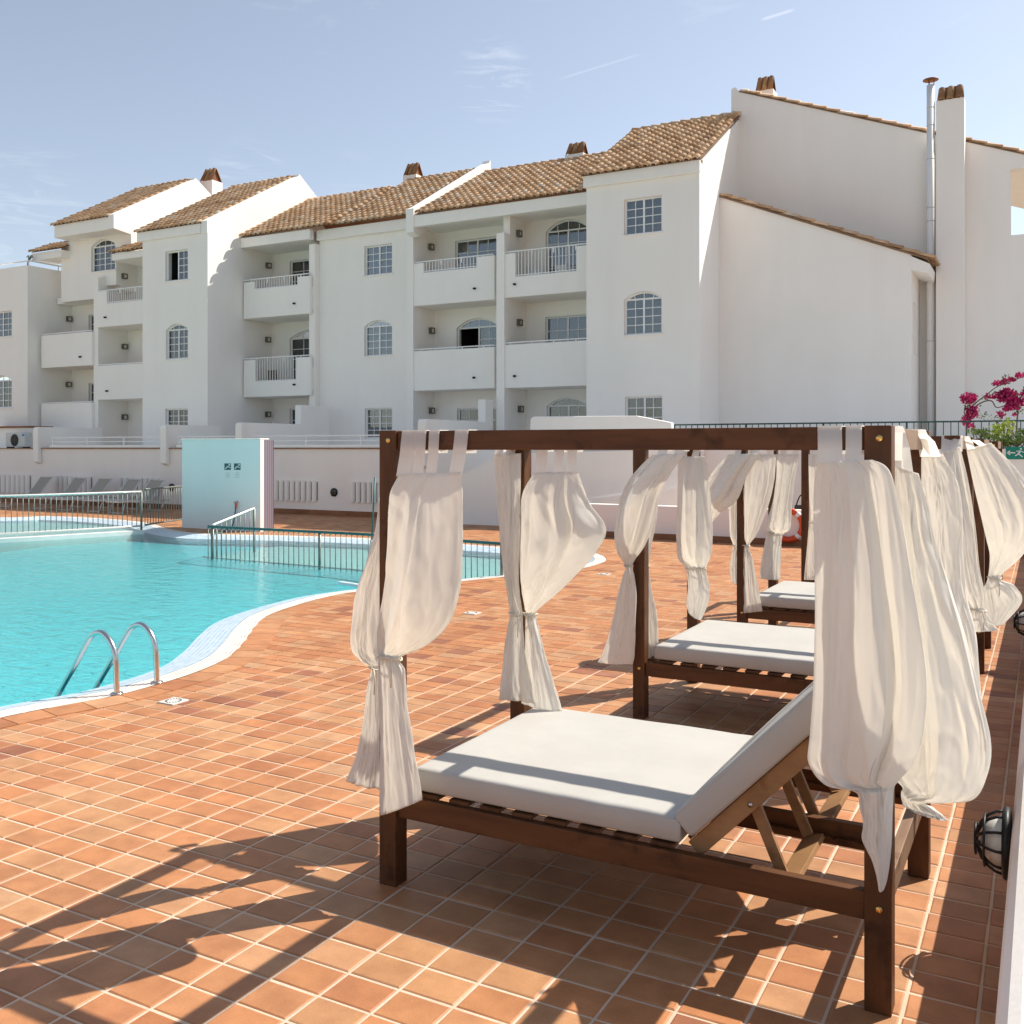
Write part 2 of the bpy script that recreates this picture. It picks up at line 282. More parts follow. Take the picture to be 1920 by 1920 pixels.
# ------------------------------------------------------------------ builders
ORG = {}     # world origin of each empty / part
class MB:
    """collects shapes given in world metres, links them as one mesh object"""
    def __init__(s): s.v = []; s.f = []; s.uv = None; s.tone = []
    def quad(s, *p):
        i = len(s.v); s.v += [Vector(q) for q in p]; s.f.append(tuple(range(i, i+len(p)))); return s
    def box(s, x0, x1, y0, y1, z0, z1):
        i = len(s.v)
        s.v += [Vector(p) for p in ((x0,y0,z0),(x1,y0,z0),(x1,y1,z0),(x0,y1,z0),(x0,y0,z1),(x1,y0,z1),(x1,y1,z1),(x0,y1,z1))]
        s.f += [(i+a,i+b,i+c,i+d) for a,b,c,d in ((3,2,1,0),(4,5,6,7),(0,1,5,4),(1,2,6,5),(2,3,7,6),(3,0,4,7))]
        return s
    def bar(s, a, b, w, d, up=(0,0,1)):
        """rectangular bar from a to b, w wide across 'up', d along 'up'"""
        a, b = Vector(a), Vector(b); ax = (b-a).normalized(); u = Vector(up)
        u = (u-ax*u.dot(ax)).normalized(); r = ax.cross(u)
        i = len(s.v)
        for p in (a, b):
            for sr, su in ((-1,-1),(1,-1),(1,1),(-1,1)): s.v.append(p+r*(sr*w/2)+u*(su*d/2))
        s.f += [(i+a_,i+b_,i+c_,i+d_) for a_,b_,c_,d_ in ((3,2,1,0),(4,5,6,7),(0,1,5,4),(1,2,6,5),(2,3,7,6),(3,0,4,7))]
        return s
    def tube(s, pts, r, n=8, closed=False):
        pts = [Vector(p) for p in pts]; m = len(pts); base = len(s.v); prev = None
        rr = r if isinstance(r, (list, tuple)) else [r]*m
        for k, p in enumerate(pts):
            if closed: d = pts[(k+1) % m]-pts[k-1]
            else: d = pts[min(k+1, m-1)]-pts[max(k-1, 0)]
            d.normalize()
            if prev is None:
                u = Vector((0,0,1)) if abs(d.z) < .9 else Vector((1,0,0))
            else: u = prev
            u = (u-d*u.dot(d)).normalized(); prev = u; w = d.cross(u)
            for j in range(n):
                a = 2*math.pi*j/n; s.v.append(p+(u*math.cos(a)+w*math.sin(a))*rr[k])
        for k in range(m if closed else m-1):
            for j in range(n):
                a0 = base+k*n+j; a1 = base+k*n+(j+1) % n; k2 = (k+1) % m
                s.f.append((a0, a1, base+k2*n+(j+1) % n, base+k2*n+j))
        if not closed:
            s.f.append(tuple(base+j for j in reversed(range(n)))); s.f.append(tuple(base+(m-1)*n+j for j in range(n)))
        return s
    def prism(s, poly, axis, a, b, holes=()):
        """polygon in the two other axes, extruded along axis from a to b; holes are loops cut through"""
        def P(q, h):
            if axis == 'y': return Vector((q[0], h, q[1]))
            if axis == 'x': return Vector((h, q[0], q[1]))
            return Vector((q[0], q[1], h))
        loops = [list(poly)]+[list(h) for h in holes]
        flat = [p for l in loops for p in l]; i = len(s.v); n = len(flat)
        s.v += [P(p, a) for p in flat]+[P(p, b) for p in flat]
        tris = tessellate_polygon([[Vector((p[0], p[1], 0)) for p in l] for l in loops])
        for t in tris:
            s.f.append(tuple(i+k for k in t)); s.f.append(tuple(i+n+k for k in reversed(t)))
        k = 0
        for l in loops:
            m = len(l)
            for j in range(m): s.f.append((i+k+j, i+k+(j+1) % m, i+n+k+(j+1) % m, i+n+k+j))
            k += m
        return s
    def grid(s, P):
        i = len(s.v); m, n = len(P), len(P[0])
        for row in P: s.v += [Vector(p) for p in row]
        for a in range(m-1):
            for b in range(n-1): s.f.append((i+a*n+b, i+a*n+b+1, i+(a+1)*n+b+1, i+(a+1)*n+b))
        return s
    def build(s, name, mat, parent=None, smooth=False, bevel=0, origin=None, recalc=True):
        if parent is not None: o0 = ORG[parent.name]
        elif origin is not None: o0 = Vector(origin)
        else: o0 = Vector((0, 0, 0))
        me = bpy.data.meshes.new(name); me.from_pydata([v-o0 for v in s.v], [], s.f)
        if s.uv:
            ul = me.uv_layers.new(name='UVMap')
            for lo in me.loops: ul.data[lo.index].uv = s.uv[lo.vertex_index]
        if s.tone:
            at = me.attributes.new('tone', 'FLOAT_COLOR', 'FACE')
            at.data.foreach_set('color', [c for k in s.tone for c in (*k, 1)])
        if recalc and not s.tone:
            bm = bmesh.new(); bm.from_mesh(me); bmesh.ops.recalc_face_normals(bm, faces=bm.faces); bm.to_mesh(me); bm.free()
        me.materials.append(MATS[mat])
        if smooth: me.polygons.foreach_set('use_smooth', [True]*len(me.polygons))
        o = bpy.data.objects.new(name, me); COL.objects.link(o)
        if parent is not None: o.parent = parent
        else: o.location = o0
        ORG[o.name] = o0
        if bevel:
            md = o.modifiers.new('bevel', 'BEVEL'); md.width = bevel; md.segments = 2; md.limit_method = 'ANGLE'; md.angle_limit = math.radians(40)
        return o
def tag(o, label, cat, group=None):
    o['label'] = label; o['category'] = cat
    if group: o['group'] = group
    return o
def struct(o, label=None):
    o['kind'] = 'structure'
    if label: o['label'] = label
    return o
def stuff(o, label=None):
    o['kind'] = 'stuff'
    if label: o['label'] = label
    return o
def thing(name, label, cat, loc, group=None):
    o = bpy.data.objects.new(name, None); COL.objects.link(o); o.location = loc; o.empty_display_size = .2
    ORG[o.name] = Vector(loc)
    return tag(o, label, cat, group)
def copy_tree(root, delta, label, parent=None):
    c = root.copy(); COL.objects.link(c); ORG[c.name] = ORG[root.name]+Vector(delta)
    if parent is None: c.location = root.location+Vector(delta); c['label'] = label
    else: c.parent = parent
    for ch in [k for k in bpy.data.objects if k.parent == root]: copy_tree(ch, delta, label, c)
    return c
def catmull(P, t):
    n = len(P)-1; k = min(int(t*n), n-1); f = t*n-k
    p0, p1, p2, p3 = P[max(k-1, 0)], P[k], P[k+1], P[min(k+2, n)]
    return .5*((2*p1)+(p2-p0)*f+(2*p0-5*p1+4*p2-p3)*f*f+(3*p1-p0-3*p2+p3)*f*f*f)
def closed_curve(P, n):
    m = len(P); R = []
    for i in range(n):
        t = i/n*m; k = int(t); f = t-k
        p0, p1, p2, p3 = P[(k-1) % m], P[k % m], P[(k+1) % m], P[(k+2) % m]
        R.append(.5*((2*p1)+(p2-p0)*f+(2*p0-5*p1+4*p2-p3)*f*f+(3*p1-p0-3*p2+p3)*f*f*f))
    return R

# ================================================================== GROUND, POOL, DECK
struct(MB().box(-300, 300, -200, 400, -3.0, -2.2).build('ground', 'earth'), 'bare ground around the hotel')

# outline of the pool along the deck, read at deck level (outer edge of the white coping)
shore_px = [(0,1347),(88,1329),(216,1305),(295,1284),(365,1262),(423,1236),(455,1207),(478,1175),(502,1155),(560,1134),(640,1114),(740,1103),
            (860,1091),(936,1083),(1010,1076),(1087,1067),(1128,1056),(1136,1048),(1126,1041),(1100,1036),(1000,1030),(860,1020),(700,1010),
            (560,1005),(470,1003),(385,1001),(344,997),(310,990),(292,984),(258,978),(187,972),(90,968),(0,970)]
P = [onZ(*p) for p in shore_px]
P += [Vector(p) for p in ((-31,16.4,0),(-34.5,12,0),(-33,7,0),(-27,4.2,0),(-19,2.2,0),(-12,1.5,0),(-8.6,1.7,0),(-7.2,2.7,0),(-6.9,3.75,0))]
crv = closed_curve(P, 1400)
tot = [0]
for i in range(1, len(crv)+1): tot.append(tot[-1]+(crv[i % len(crv)]-crv[i-1]).length)
LEN = tot[-1]; NS = 520; SH = []; j = 0
for i in range(NS):
    d = LEN*i/NS
    while tot[j+1] < d: j += 1
    f = (d-tot[j])/max(1e-9, tot[j+1]-tot[j]); SH.append(crv[j].lerp(crv[(j+1) % len(crv)], f))
area = sum(SH[i].x*SH[(i+1) % NS].y-SH[(i+1) % NS].x*SH[i].y for i in range(NS))
SGN = 1 if area > 0 else -1
NRM = []
for i in range(NS):
    d = (SH[(i+2) % NS]-SH[i-2]).normalized(); NRM.append(Vector((-d.y, d.x, 0))*SGN)
TIP = onZ(1136, 1048)
WID = [min(.38, .15+.05*(p-TIP).length) for p in SH]
def ZF(y): return min(-.20, -.95+.078*(y-4.5))
def loop(k0, kw, z): return [SH[i]+NRM[i]*(k0+kw*WID[i])+Vector((0, 0, z)) for i in range(NS)]
l_border, l_white, l_in = loop(-.27, 0, .006), loop(0, 0, .006), loop(.20, 0, .006)
l_dip, l_wall = loop(.20, 1, -.062), loop(.24, 1, -.11)
l_floor = [Vector((q.x, q.y, ZF(q.y))) for q in l_wall]
POLY_IN = loop(.12, 0, 0)
def inside(x, y, poly):
    c = False; n = len(poly); j = n-1
    for i in range(n):
        a, b = poly[i], poly[j]
        if (a.y > y) != (b.y > y) and x < (b.x-a.x)*(y-a.y)/(b.y-a.y)+a.x: c = not c
        j = i
    return c
def ring(a, b, name, mat, parent=None, uvw=None):
    mb = MB(); n = len(a); arc = 0; uv = []
    for i in range(n+1):
        if i: arc += (SH[i % n]-SH[i-1]).length
        p, q = a[i % n], b[i % n]; mb.v += [p, q]; uv += [(arc, 0), (arc, (p-q).length)]
    for i in range(n): mb.f.append((2*i, 2*i+1, 2*i+3, 2*i+2))
    mb.uv = uv
    return mb.build(name, mat, parent, smooth=True)
deck = bpy.data.objects.new('deck', None); COL.objects.link(deck); ORG[deck.name] = Vector((0, 0, 0)); struct(deck, 'terracotta tiled pool deck')
DX0, DX1, DY0, DY1 = -46.0, 3.0, -7.0, 22.95
mb = MB(); outer = [(DX0, DY0), (DX1, DY0), (DX1, DY1), (DX0, DY1)]
mb.prism(outer, 'z', -.5, -.0042, holes=[[(p.x, p.y) for p in loop(.15, 0, 0)]])
mb.build('grout_bed', 'grout', deck)
pool = bpy.data.objects.new('pool', None); COL.objects.link(pool); ORG[pool.name] = Vector((0, 0, 0)); struct(pool, 'turquoise swimming pool with pale mosaic edge')
# overflow coping: narrow white grate strips, one beside the other
G = 6
for g in range(G):
    a = loop(.20*g/G+.004, 0, .006); b_ = loop(.20*(g+1)/G-.007, 0, .006)
    ring(a, b_, 'coping_strip', 'coping', pool)
ring(loop(-.006, 0, -.004), loop(.206, 0, -.004), 'coping_bed', 'grout', pool)
ring(l_in, l_dip, 'mosaic_edge', 'mosaic_edge', pool)
ring(l_dip, l_wall, 'mosaic_lip', 'mosaic_edge', pool)
ring(l_wall, l_floor, 'basin_wall', 'mosaic_deep', pool)
def fill(pts, z, name, mat, parent):
    mb = MB(); mb.v = [Vector((p.x, p.y, z if z is not None else p.z)) for p in pts]
    mb.f = [tuple(t) for t in tessellate_polygon([[Vector((p.x, p.y, 0)) for p in pts]])]
    o = mb.build(name, mat, parent, recalc=False)
    if sum(q.normal.z for q in o.data.polygons) < 0: o.data.flip_normals()
    return o
fill(l_floor, None, 'basin_floor', 'mosaic_deep', pool)
o = fill(l_dip, -.058, 'water', 'water', None); struct(o, 'turquoise pool water with small ripples')
# shallow children's pool beyond the curved divider, and the shallow ledge beyond the fence in the water
DIV = [Vector(p) for p in ((-19.05,16.35,0),(-19.45,14.9,0),(-20.1,13.2,0),(-21.4,11.2,0),(-23.6,9.0,0),(-26.5,7.2,0),(-30,6.0,0))]
DIVC = [catmull(DIV, i/40) for i in range(41)]
def offset_line(pts, d):
    R = []
    for i, p in enumerate(pts):
        q = (pts[min(i+1, len(pts)-1)]-pts[max(i-1, 0)]).normalized(); R.append(p+Vector((-q.y, q.x, 0))*d)
    return R
a, b_ = offset_line(DIVC, .16), offset_line(DIVC, -.16)
MB().prism([(p.x, p.y) for p in a]+[(p.x, p.y) for p in reversed(b_)], 'z', -.60, .035).build('pool_divider', 'coping', pool)
MB().prism([(p.x, p.y) for p in b_]+[(-36, 8), (-36, 20), (-19.0, 20)], 'z', -.60, -.12).build('shallow_floor', 'mosaic_pale', pool)
MB().prism([(-14.9, 14.3), (-14.6, 14.25), (-10.4, 14.05), (-7.2, 13.4), (-4.6, 12.4), (-4.6, 18), (-14.9, 18)], 'z', -.59, -.175).build('step_floor', 'mosaic_pale', pool)

# --- deck tiles: stack bond, 236 x 176 mm
TX, TY, GX, GY = .236, .1762, -.444, 2.974
JT = .0058
def tone():
    r = random.random()
    if r < .50: c = (.475, .212, .090)
    elif r < .72: c = (.505, .258, .120)
    elif r < .83: c = (.510, .275, .140)
    elif r < .955: c = (.420, .170, .070)
    else: c = (.325, .128, .065)
    k = random.uniform(.87, 1.02); g = random.uniform(.94, 1.06)
    return (c[0]*k, c[1]*k*g, c[2]*k*g*g)
def tile_faces(mb, x0, x1, y0, y1, col, rich, z=0., ang=None):
    i = len(mb.v); bv = .006
    dz = [random.uniform(-.0008, .0008) for _ in range(4)]
    if rich:
        mb.v += [Vector(p) for p in ((x0+bv,y0+bv,z+dz[0]),(x1-bv,y0+bv,z+dz[1]),(x1-bv,y1-bv,z+dz[2]),(x0+bv,y1-bv,z+dz[3]),
                 (x0,y0,z-.0035),(x1,y0,z-.0035),(x1,y1,z-.0035),(x0,y1,z-.0035),(x0,y0,z-.014),(x1,y0,z-.014),(x1,y1,z-.014),(x0,y1,z-.014))]
        fs = [(0,1,2,3),(4,5,1,0),(5,6,2,1),(6,7,3,2),(7,4,0,3),(8,9,5,4),(9,10,6,5),(10,11,7,6),(11,8,4,7)]
    else:
        mb.v += [Vector(p) for p in ((x0,y0,z),(x1,y0,z),(x1,y1,z),(x0,y1,z),(x0,y0,z-.012),(x1,y0,z-.012),(x1,y1,z-.012),(x0,y1,z-.012))]
        fs = [(0,1,2,3),(4,5,1,0),(5,6,2,1),(6,7,3,2),(7,4,0,3)]
    mb.f += [tuple(i+k for k in f) for f in fs]; mb.tone += [col]*len(fs)
RIGHT_X = -.114
cells = []
ix0, ix1 = int((DX0-GX)/TX), int((RIGHT_X-GX)/TX)+1
iy0, iy1 = int((DY0-GY)/TY), int((22.9-GY)/TY)
bb = (min(p.x for p in SH), max(p.x for p in SH), min(p.y for p in SH), max(p.y for p in SH))
for ix in range(ix0, ix1+1):
    for iy in range(iy0, iy1+1):
        x0 = GX+ix*TX; y0 = GY+iy*TY; cx, cy = x0+TX/2, y0+TY/2
        px, py, zz = pix((cx, cy, 0))
        seen = zz > 1 and -60 < px < 1990 and py < 2000
        if not seen and (cx < -14 or cy > 14 or cy < -4): continue
        if bb[0]-.3 < cx < bb[1]+.3 and bb[2]-.3 < cy < bb[3]+.3:
            if any(inside(x, y, POLY_IN) for x, y in ((x0,y0),(x0+TX,y0),(x0,y0+TY),(x0+TX,y0+TY))): continue
        cells.append((x0, y0, zz if seen else 99, px, py))
cand = sorted([c for c in cells if c[2] < 90 and 0 < c[3] < 1900 and 0 < c[4] < 1915], key=lambda c: c[2])
single = set((c[0], c[1]) for c in cand[:300])
protos = []
for k in range(14):
    mb = MB(); tile_faces(mb, -TX/2+JT, TX/2-JT, -TY/2+JT, TY/2-JT, tone(), True)
    o = mb.build('deck_tile', 'floor_tile', deck); protos.append(o)
used = set(); rest = MB()
for c in cells:
    jx, jy = random.uniform(-.0015, .0015), random.uniform(-.0015, .0015)
    if (c[0], c[1]) in single:
        k = random.randrange(len(protos)); o = protos[k]
        if k in used: o = protos[k].copy(); COL.objects.link(o)
        used.add(k); o.location = (c[0]+TX/2+jx, c[1]+TY/2+jy, random.uniform(-.001, .001)); o.rotation_euler = (0, 0, random.uniform(-.004, .004))
    else:
        tile_faces(rest, c[0]+JT+jx, c[0]+TX-JT+jx, c[1]+JT+jy, c[1]+TY-JT+jy, tone(), c[2] < 9)
stuff(rest.build('deck_tiles', 'floor_tile', deck, recalc=False))
for k, o in enumerate(protos):
    if k not in used: bpy.data.objects.remove(o)
# curved border course of tiles along the coping
far = MB(); nb = 0
CELLS = int(LEN/.30)
def at_arc(d, off, z):
    t = (d % LEN)/LEN*NS; k = int(t) % NS; f = t-int(t)
    p = SH[k].lerp(SH[(k+1) % NS], f); n = NRM[k].lerp(NRM[(k+1) % NS], f).normalized()
    return p+n*off+Vector((0, 0, z))
for k in range(CELLS):
    d0, d1 = LEN*k/CELLS+.004, LEN*(k+1)/CELLS-.004
    q = [at_arc(d0, -.275, .006), at_arc((d0+d1)/2, -.275, .006), at_arc(d1, -.275, .006), at_arc(d1, -.012, .006), at_arc((d0+d1)/2, -.012, .006), at_arc(d0, -.012, .006)]
    c = sum(q, Vector())/6; pz = pix(c)
    mb = MB() if (0 < pz[0] < 1920 and pz[2] < 16) else far
    i = len(mb.v); mb.v += q+[p-Vector((0, 0, .015)) for p in q]
    fs = [(0,1,2,3,4,5)]+[(6+j, 6+(j+1) % 6, (j+1) % 6, j) for j in range(6)]
    mb.f += [tuple(i+j for j in f) for f in fs]; mb.tone += [tone()]*len(fs)
    if mb is not far:
        mb.build('border_tile', 'floor_tile', deck, origin=None)
stuff(far.build('border_tiles', 'floor_tile', deck))

# --- white deck drains with a ring of slots
def drain(px, py, ix, iy, label):
    x0, y0 = GX+ix*TX, GY+iy*TY
    t = thing('deck_drain', label, 'drain', (x0, y0, .004), 'white drain covers in the deck')
    MB().box(x0-.085, x0+.085, y0-.085, y0+.085, -.004, .010).build('cover', 'drain_plate', t, bevel=.004)
    m2 = MB()
    for k in range(16):
        a = 2*math.pi*k/16; c, s = math.cos(a), math.sin(a)
        p, q = Vector((x0+.048*c, y0+.048*s, .0105)), Vector((x0+.066*c, y0+.066*s, .0105)); m2.bar(p, q, .010, .002)
    m2.build('slots', 'dark_void', t)
for (px, py, lab) in ((325,1316,'white square floor drain near the pool ladder'),(885,1150,'white square floor drain between the curtains of the nearest daybed'),(1133,1077,'small white floor drain past the pool tip')):
    p = onZ(px, py); drain(px, py, (p.x-GX)/TX, (p.y-GY)/TY, lab)

# --- low white wall beside the camera
RX = RIGHT_X
w = MB()
prof = [(RX, -.3), (RX, .50), (RX+.012, .57), (RX+.035, .62), (RX+.065, .65), (RX+.48, .65), (RX+.48, -.3)]
o = w.prism(prof, 'y', -5.5, 20.2).build('low_wall', 'stucco', smooth=False)
tag(o, 'low white rendered wall with rounded edge along the right of the beds', 'wall')
def cage_lamp(loc, label):
    x, y, z = loc
    t = thing('wall_lamp', label, 'wall lamp', (x, y, z), 'caged lamps on the low white wall')
    n = 20; m1 = MB()
    m1.tube([(x-.02, y+.125*math.cos(2*math.pi*k/n), z+.125*math.sin(2*math.pi*k/n)) for k in range(n)], .016, 8, True)
    m1.tube([(x-.005, y, z), (x-.035, y, z)], .115, 20); m1.build('back_ring', 'black_metal', t, True)
    g = MB(); rows = []
    for i in range(7):
        a = math.pi/2*i/6
        rows.append([(x-.03-.085*math.sin(a), y+.10*math.cos(a)*math.cos(2*math.pi*k/16), z+.10*math.cos(a)*math.sin(2*math.pi*k/16)) for k in range(17)])
    g.grid(rows).build('globe', 'lamp_glass', t, True)
    c = MB()
    for k in range(5):
        a = math.pi*k/5
        c.tube([(x-.025-.105*math.sin(math.pi*i/10), y+.12*math.cos(math.pi*i/10)*math.cos(a), z+.12*math.cos(math.pi*i/10)*math.sin(a)) for i in range(11)], .006, 6)
    for r_, dx in ((.10, .083), (.06, .118)):
        c.tube([(x-.02-dx*.95, y+r_*math.cos(2*math.pi*k/n), z+r_*math.sin(2*math.pi*k/n)) for k in range(n)], .005, 6, True)
    c.build('cage', 'black_metal', t, True)
yl = [onX(1876, 1576, RX).y, onX(1907, 1166, RX-.02).y]
LAMPX = RX
cage_lamp((LAMPX, 4.38, .42), 'black caged round lamp on the low wall, nearest the camera')
cage_lamp((LAMPX, 9.99, .42), 'black caged round lamp on the low wall, farther one beside the blown curtain')

# ================================================================== DAYBEDS
XL0, XL1, XR0, XR1 = -2.685, -2.593, -.565, -.473
YF0, YF1, YB0, YB1 = 3.650, 3.742, 4.900, 4.992
PH = 2.08
def make_bed():
    t = thing('daybed', 'nearest dark brown wooden four-post daybed frame with raised slatted back', 'daybed', (-1.58, 4.32, 0), 'four-post daybeds in a row')
    for x0, x1 in ((XL0, XL1), (XR0, XR1)):
        for y0, y1 in ((YF0, YF1), (YB0, YB1)):
            p = MB().box(x0, x1, y0, y1, 0, PH).build('post', 'wood_z', t, bevel=.004)
            m2 = MB()
            xc = (x0+x1)/2
            for z in (2.035, .37):
                for yy, sg in ((y0, -1), (y1, 1)):
                    m2.tube([(xc+.005, yy-sg*.004, z), (xc+.005, yy+sg*.004, z), (xc+.005, yy+sg*.006, z)], [.013, .012, .004], 10)
            m2.build('bolt', 'brass', p, True)
    zb0, zb1 = 1.992, 2.077
    MB().box(XL1+.001, XR0-.001, YF0+.012, YF1-.012, zb0, zb1).build('top_beam', 'wood_x', t, bevel=.004)
    MB().box(XL1+.001, XR0-.001, YB0+.012, YB1-.012, zb0, zb1).build('top_beam', 'wood_x', t, bevel=.004)
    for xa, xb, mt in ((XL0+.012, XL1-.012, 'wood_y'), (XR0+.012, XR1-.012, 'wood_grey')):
        MB().box(xa, xb, YF1+.001, YB0-.001, zb0, zb1).build('top_beam', mt, t, bevel=.004)
    MB().box(-1.612, -1.552, YF1-.011, YB0+.011, zb0+.002, zb1-.003).build('top_beam', 'wood_y', t, bevel=.004)
    zr0, zr1 = .315, .415
    for ya, yb in ((YF0+.018, YF0+.060), (YB1-.060, YB1-.018), (4.300, 4.342)):
        MB().box(XL1+.001, XR0-.001, ya, yb, zr0, zr1).build('rail', 'wood_x', t, bevel=.003)
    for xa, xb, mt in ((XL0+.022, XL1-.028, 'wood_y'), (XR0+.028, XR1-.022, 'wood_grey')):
        MB().box(xa, xb, YF1+.001, YB0-.001, zr0, zr1).build('rail', mt, t, bevel=.003)
    s = MB().box(-2.59, -2.545, 3.72, 4.92, .4165, .436).build('slat', 'wood_y', t, bevel=.002)
    for k in range(8):
        x0 = -2.49+k*.158
        MB().box(x0, x0+.098, 3.690, 4.952, .4165, .434).build('slat', 'wood_y', t, bevel=.002)
    # raised backs: two frames side by side, hinge at X=-1.235
    a = math.radians(46); ca, sa = math.cos(a), math.sin(a); hx, hz = -1.235, .445
    def B(d, n): return (hx+d*ca-n*sa, hz+d*sa+n*ca)
    for (ya, yb) in ((3.752, 4.262), (4.372, 4.882)):
        fr = None
        for y in (ya, yb):
            p, q = B(-.01, -.035), B(.86, -.035)
            o = MB().bar((p[0], y, p[1]), (q[0], y, q[1]), .030, .070, (-sa, 0, ca)).build('back_bar', 'wood_raw', t, bevel=.003)
            e, g = B(.30, -.045), (-.880, .365)
            yy = y+(.034 if y == ya else -.034)
            MB().bar((e[0], yy, e[1]), (g[0], yy, g[1]), .022, .045, (1, 0, 0)).build('strut', 'wood_raw', t, bevel=.002)
            if fr is None:
                MB().tube([(e[0], y-.017, e[1]), (e[0], y-.020, e[1])], .010, 10).build('bolt', 'steel', o, True)
        for k in range(6):
            p = B(.05+k*.148, .010); 
            MB().bar((p[0], ya-.012, p[1]), (p[0], yb+.012, p[1]), .095, .016, (-sa, 0, ca)).build('slat', 'wood_y', t, bevel=.002)
        MB().bar((-.858, ya+.012, .352), (-.858, yb-.012, .352), .085, .022, (-.35, 0, 1)).build('foot_plank', 'wood_raw', t, bevel=.002)
    for ya, yb in ((4.344, 4.370), (4.272, 4.298), (3.712, 3.736), (4.906, 4.930)):
        pl = [(-1.10, .325), (-.57, .325), (-.57, .355), (-.66, .355), (-.675, .345), (-.69, .355), (-.77, .355), (-.785, .345), (-.80, .355), (-.90, .355), (-.915, .345), (-.93, .355), (-1.10, .36)]
        MB().prism(pl, 'y', ya, yb).build('ledger', 'wood_x', t)
    return t
def puff(nx, ny, x0, x1, y0, y1, z0, z1, seed, T=None):
    """soft pad: rounded box with a slightly crowned, uneven top"""
    mb = MB(); r = .030; rows = []
    prof = []      # outline round the section (inset, height)
    for k in range(5): a = math.pi/2*k/4; prof.append((r-r*math.cos(math.pi/2-a), r*0))
    def edge(i, n): return i/(n-1)
    xs = [0, .006, .018, .034]+[.034+(x1-x0-.068)*k/nx for k in range(1, nx)]+[x1-x0-.034, x1-x0-.018, x1-x0-.006, x1-x0]
    ys = [0, .006, .018, .034]+[.034+(y1-y0-.068)*k/ny for k in range(1, ny)]+[y1-y0-.034, y1-y0-.018, y1-y0-.006, y1-y0]
    def rd(d): return 0 if d >= .024 else (.024-math.sqrt(max(0, .024**2-(.024-d)**2)))
    top, bot = [], []
    for y in ys:
        tr_, br_ = [], []
        for x in xs:
            dx, dy = min(x, x1-x0-x), min(y, y1-y0-y)
            drop = max(rd(dx), rd(dy))*.8
            cr_ = .004*min(1, dx/.25)*min(1, dy/.25)+.0015*noise.noise(Vector((x*4+seed, y*4, seed)))-.0018*max(0, 1-3.2*abs(noise.noise(Vector((x*3.1+seed, y*3.7, seed+3)))))**2
            tr_.append(Vector((x0+x, y0+y, z1-drop+cr_))); br_.append(Vector((x0+x, y0+y, z0+min(drop, (z1-z0)*.35)*.7)))
        top.append(tr_); bot.append(br_)
    if T: top = [[T(p) for p in r_] for r_ in top]; bot = [[T(p) for p in r_] for r_ in bot]
    mb.grid(top); mb.grid([list(reversed(r_)) for r_ in bot])
    n, m = len(xs), len(ys)
    def side(A, B_): mb.grid([A, B_])
    side(bot[0], top[0]); side(top[-1], bot[-1]); side([r_[0] for r_ in top], [r_[0] for r_ in bot]); side([r_[-1] for r_ in bot], [r_[-1] for r_ in top])
    return mb
def weld(o, d=.0005):
    bm = bmesh.new(); bm.from_mesh(o.data); bmesh.ops.remove_doubles(bm, verts=bm.verts, dist=d); bmesh.ops.recalc_face_normals(bm, faces=bm.faces); bm.to_mesh(o.data); bm.free()
    o.data.polygons.foreach_set('use_smooth', [True]*len(o.data.polygons))
def make_mattress():
    t = thing('mattress', 'ivory mattress with raised back on the nearest daybed', 'mattress', (-1.58, 4.32, .436), 'ivory mattresses on the daybeds')
    o = puff(34, 30, -2.535, -1.262, 3.700, 4.945, .437, .545, 1).build('seat_pad', 'cushion', t); weld(o)
    def piping(par, T_, x0, x1, z):
        q = [(x0+.012, 3.706), (x1-.012, 3.706), (x1-.012, 4.939), (x0+.012, 4.939)]; pts = []
        for k in range(4):
            a_, b_ = Vector((*q[k], z)), Vector((*q[(k+1) % 4], z))
            for j in range(14):
                c_ = a_.lerp(b_, j/14); c_.z += .002*math.sin(j*1.7+k); pts.append(T_(c_))
        MB().tube(pts, .0045, 6, True).build('piping', 'cushion', par, True)
    piping(o, lambda v: v, -2.535, -1.262, .530); piping(o, lambda v: v, -2.535, -1.262, .452)
    a = math.radians(46); ca, sa = math.cos(a), math.sin(a); hx, hz = -1.215, .470
    def T(p): return Vector((hx+p.x*ca-p.z*sa, p.y, hz+p.x*sa+p.z*ca))
    o = puff(20, 30, .0, .83, 3.700, 4.945, 0, .112, 4, T).build('back_pad', 'cushion', t); weld(o)
    piping(o, T, 0, .83, .098); piping(o, T, 0, .83, .014)
    return t
bed = make_bed(); mat_ = make_mattress()
for k, (dy, w) in enumerate(((3.145, 'second'), (5.93, 'third'), (8.85, 'farthest'))):
    copy_tree(bed, (0, dy, 0), '%s dark brown wooden four-post daybed from the camera' % w)
    copy_tree(mat_, (0, dy, 0), 'ivory mattress on the %s daybed from the camera' % w)

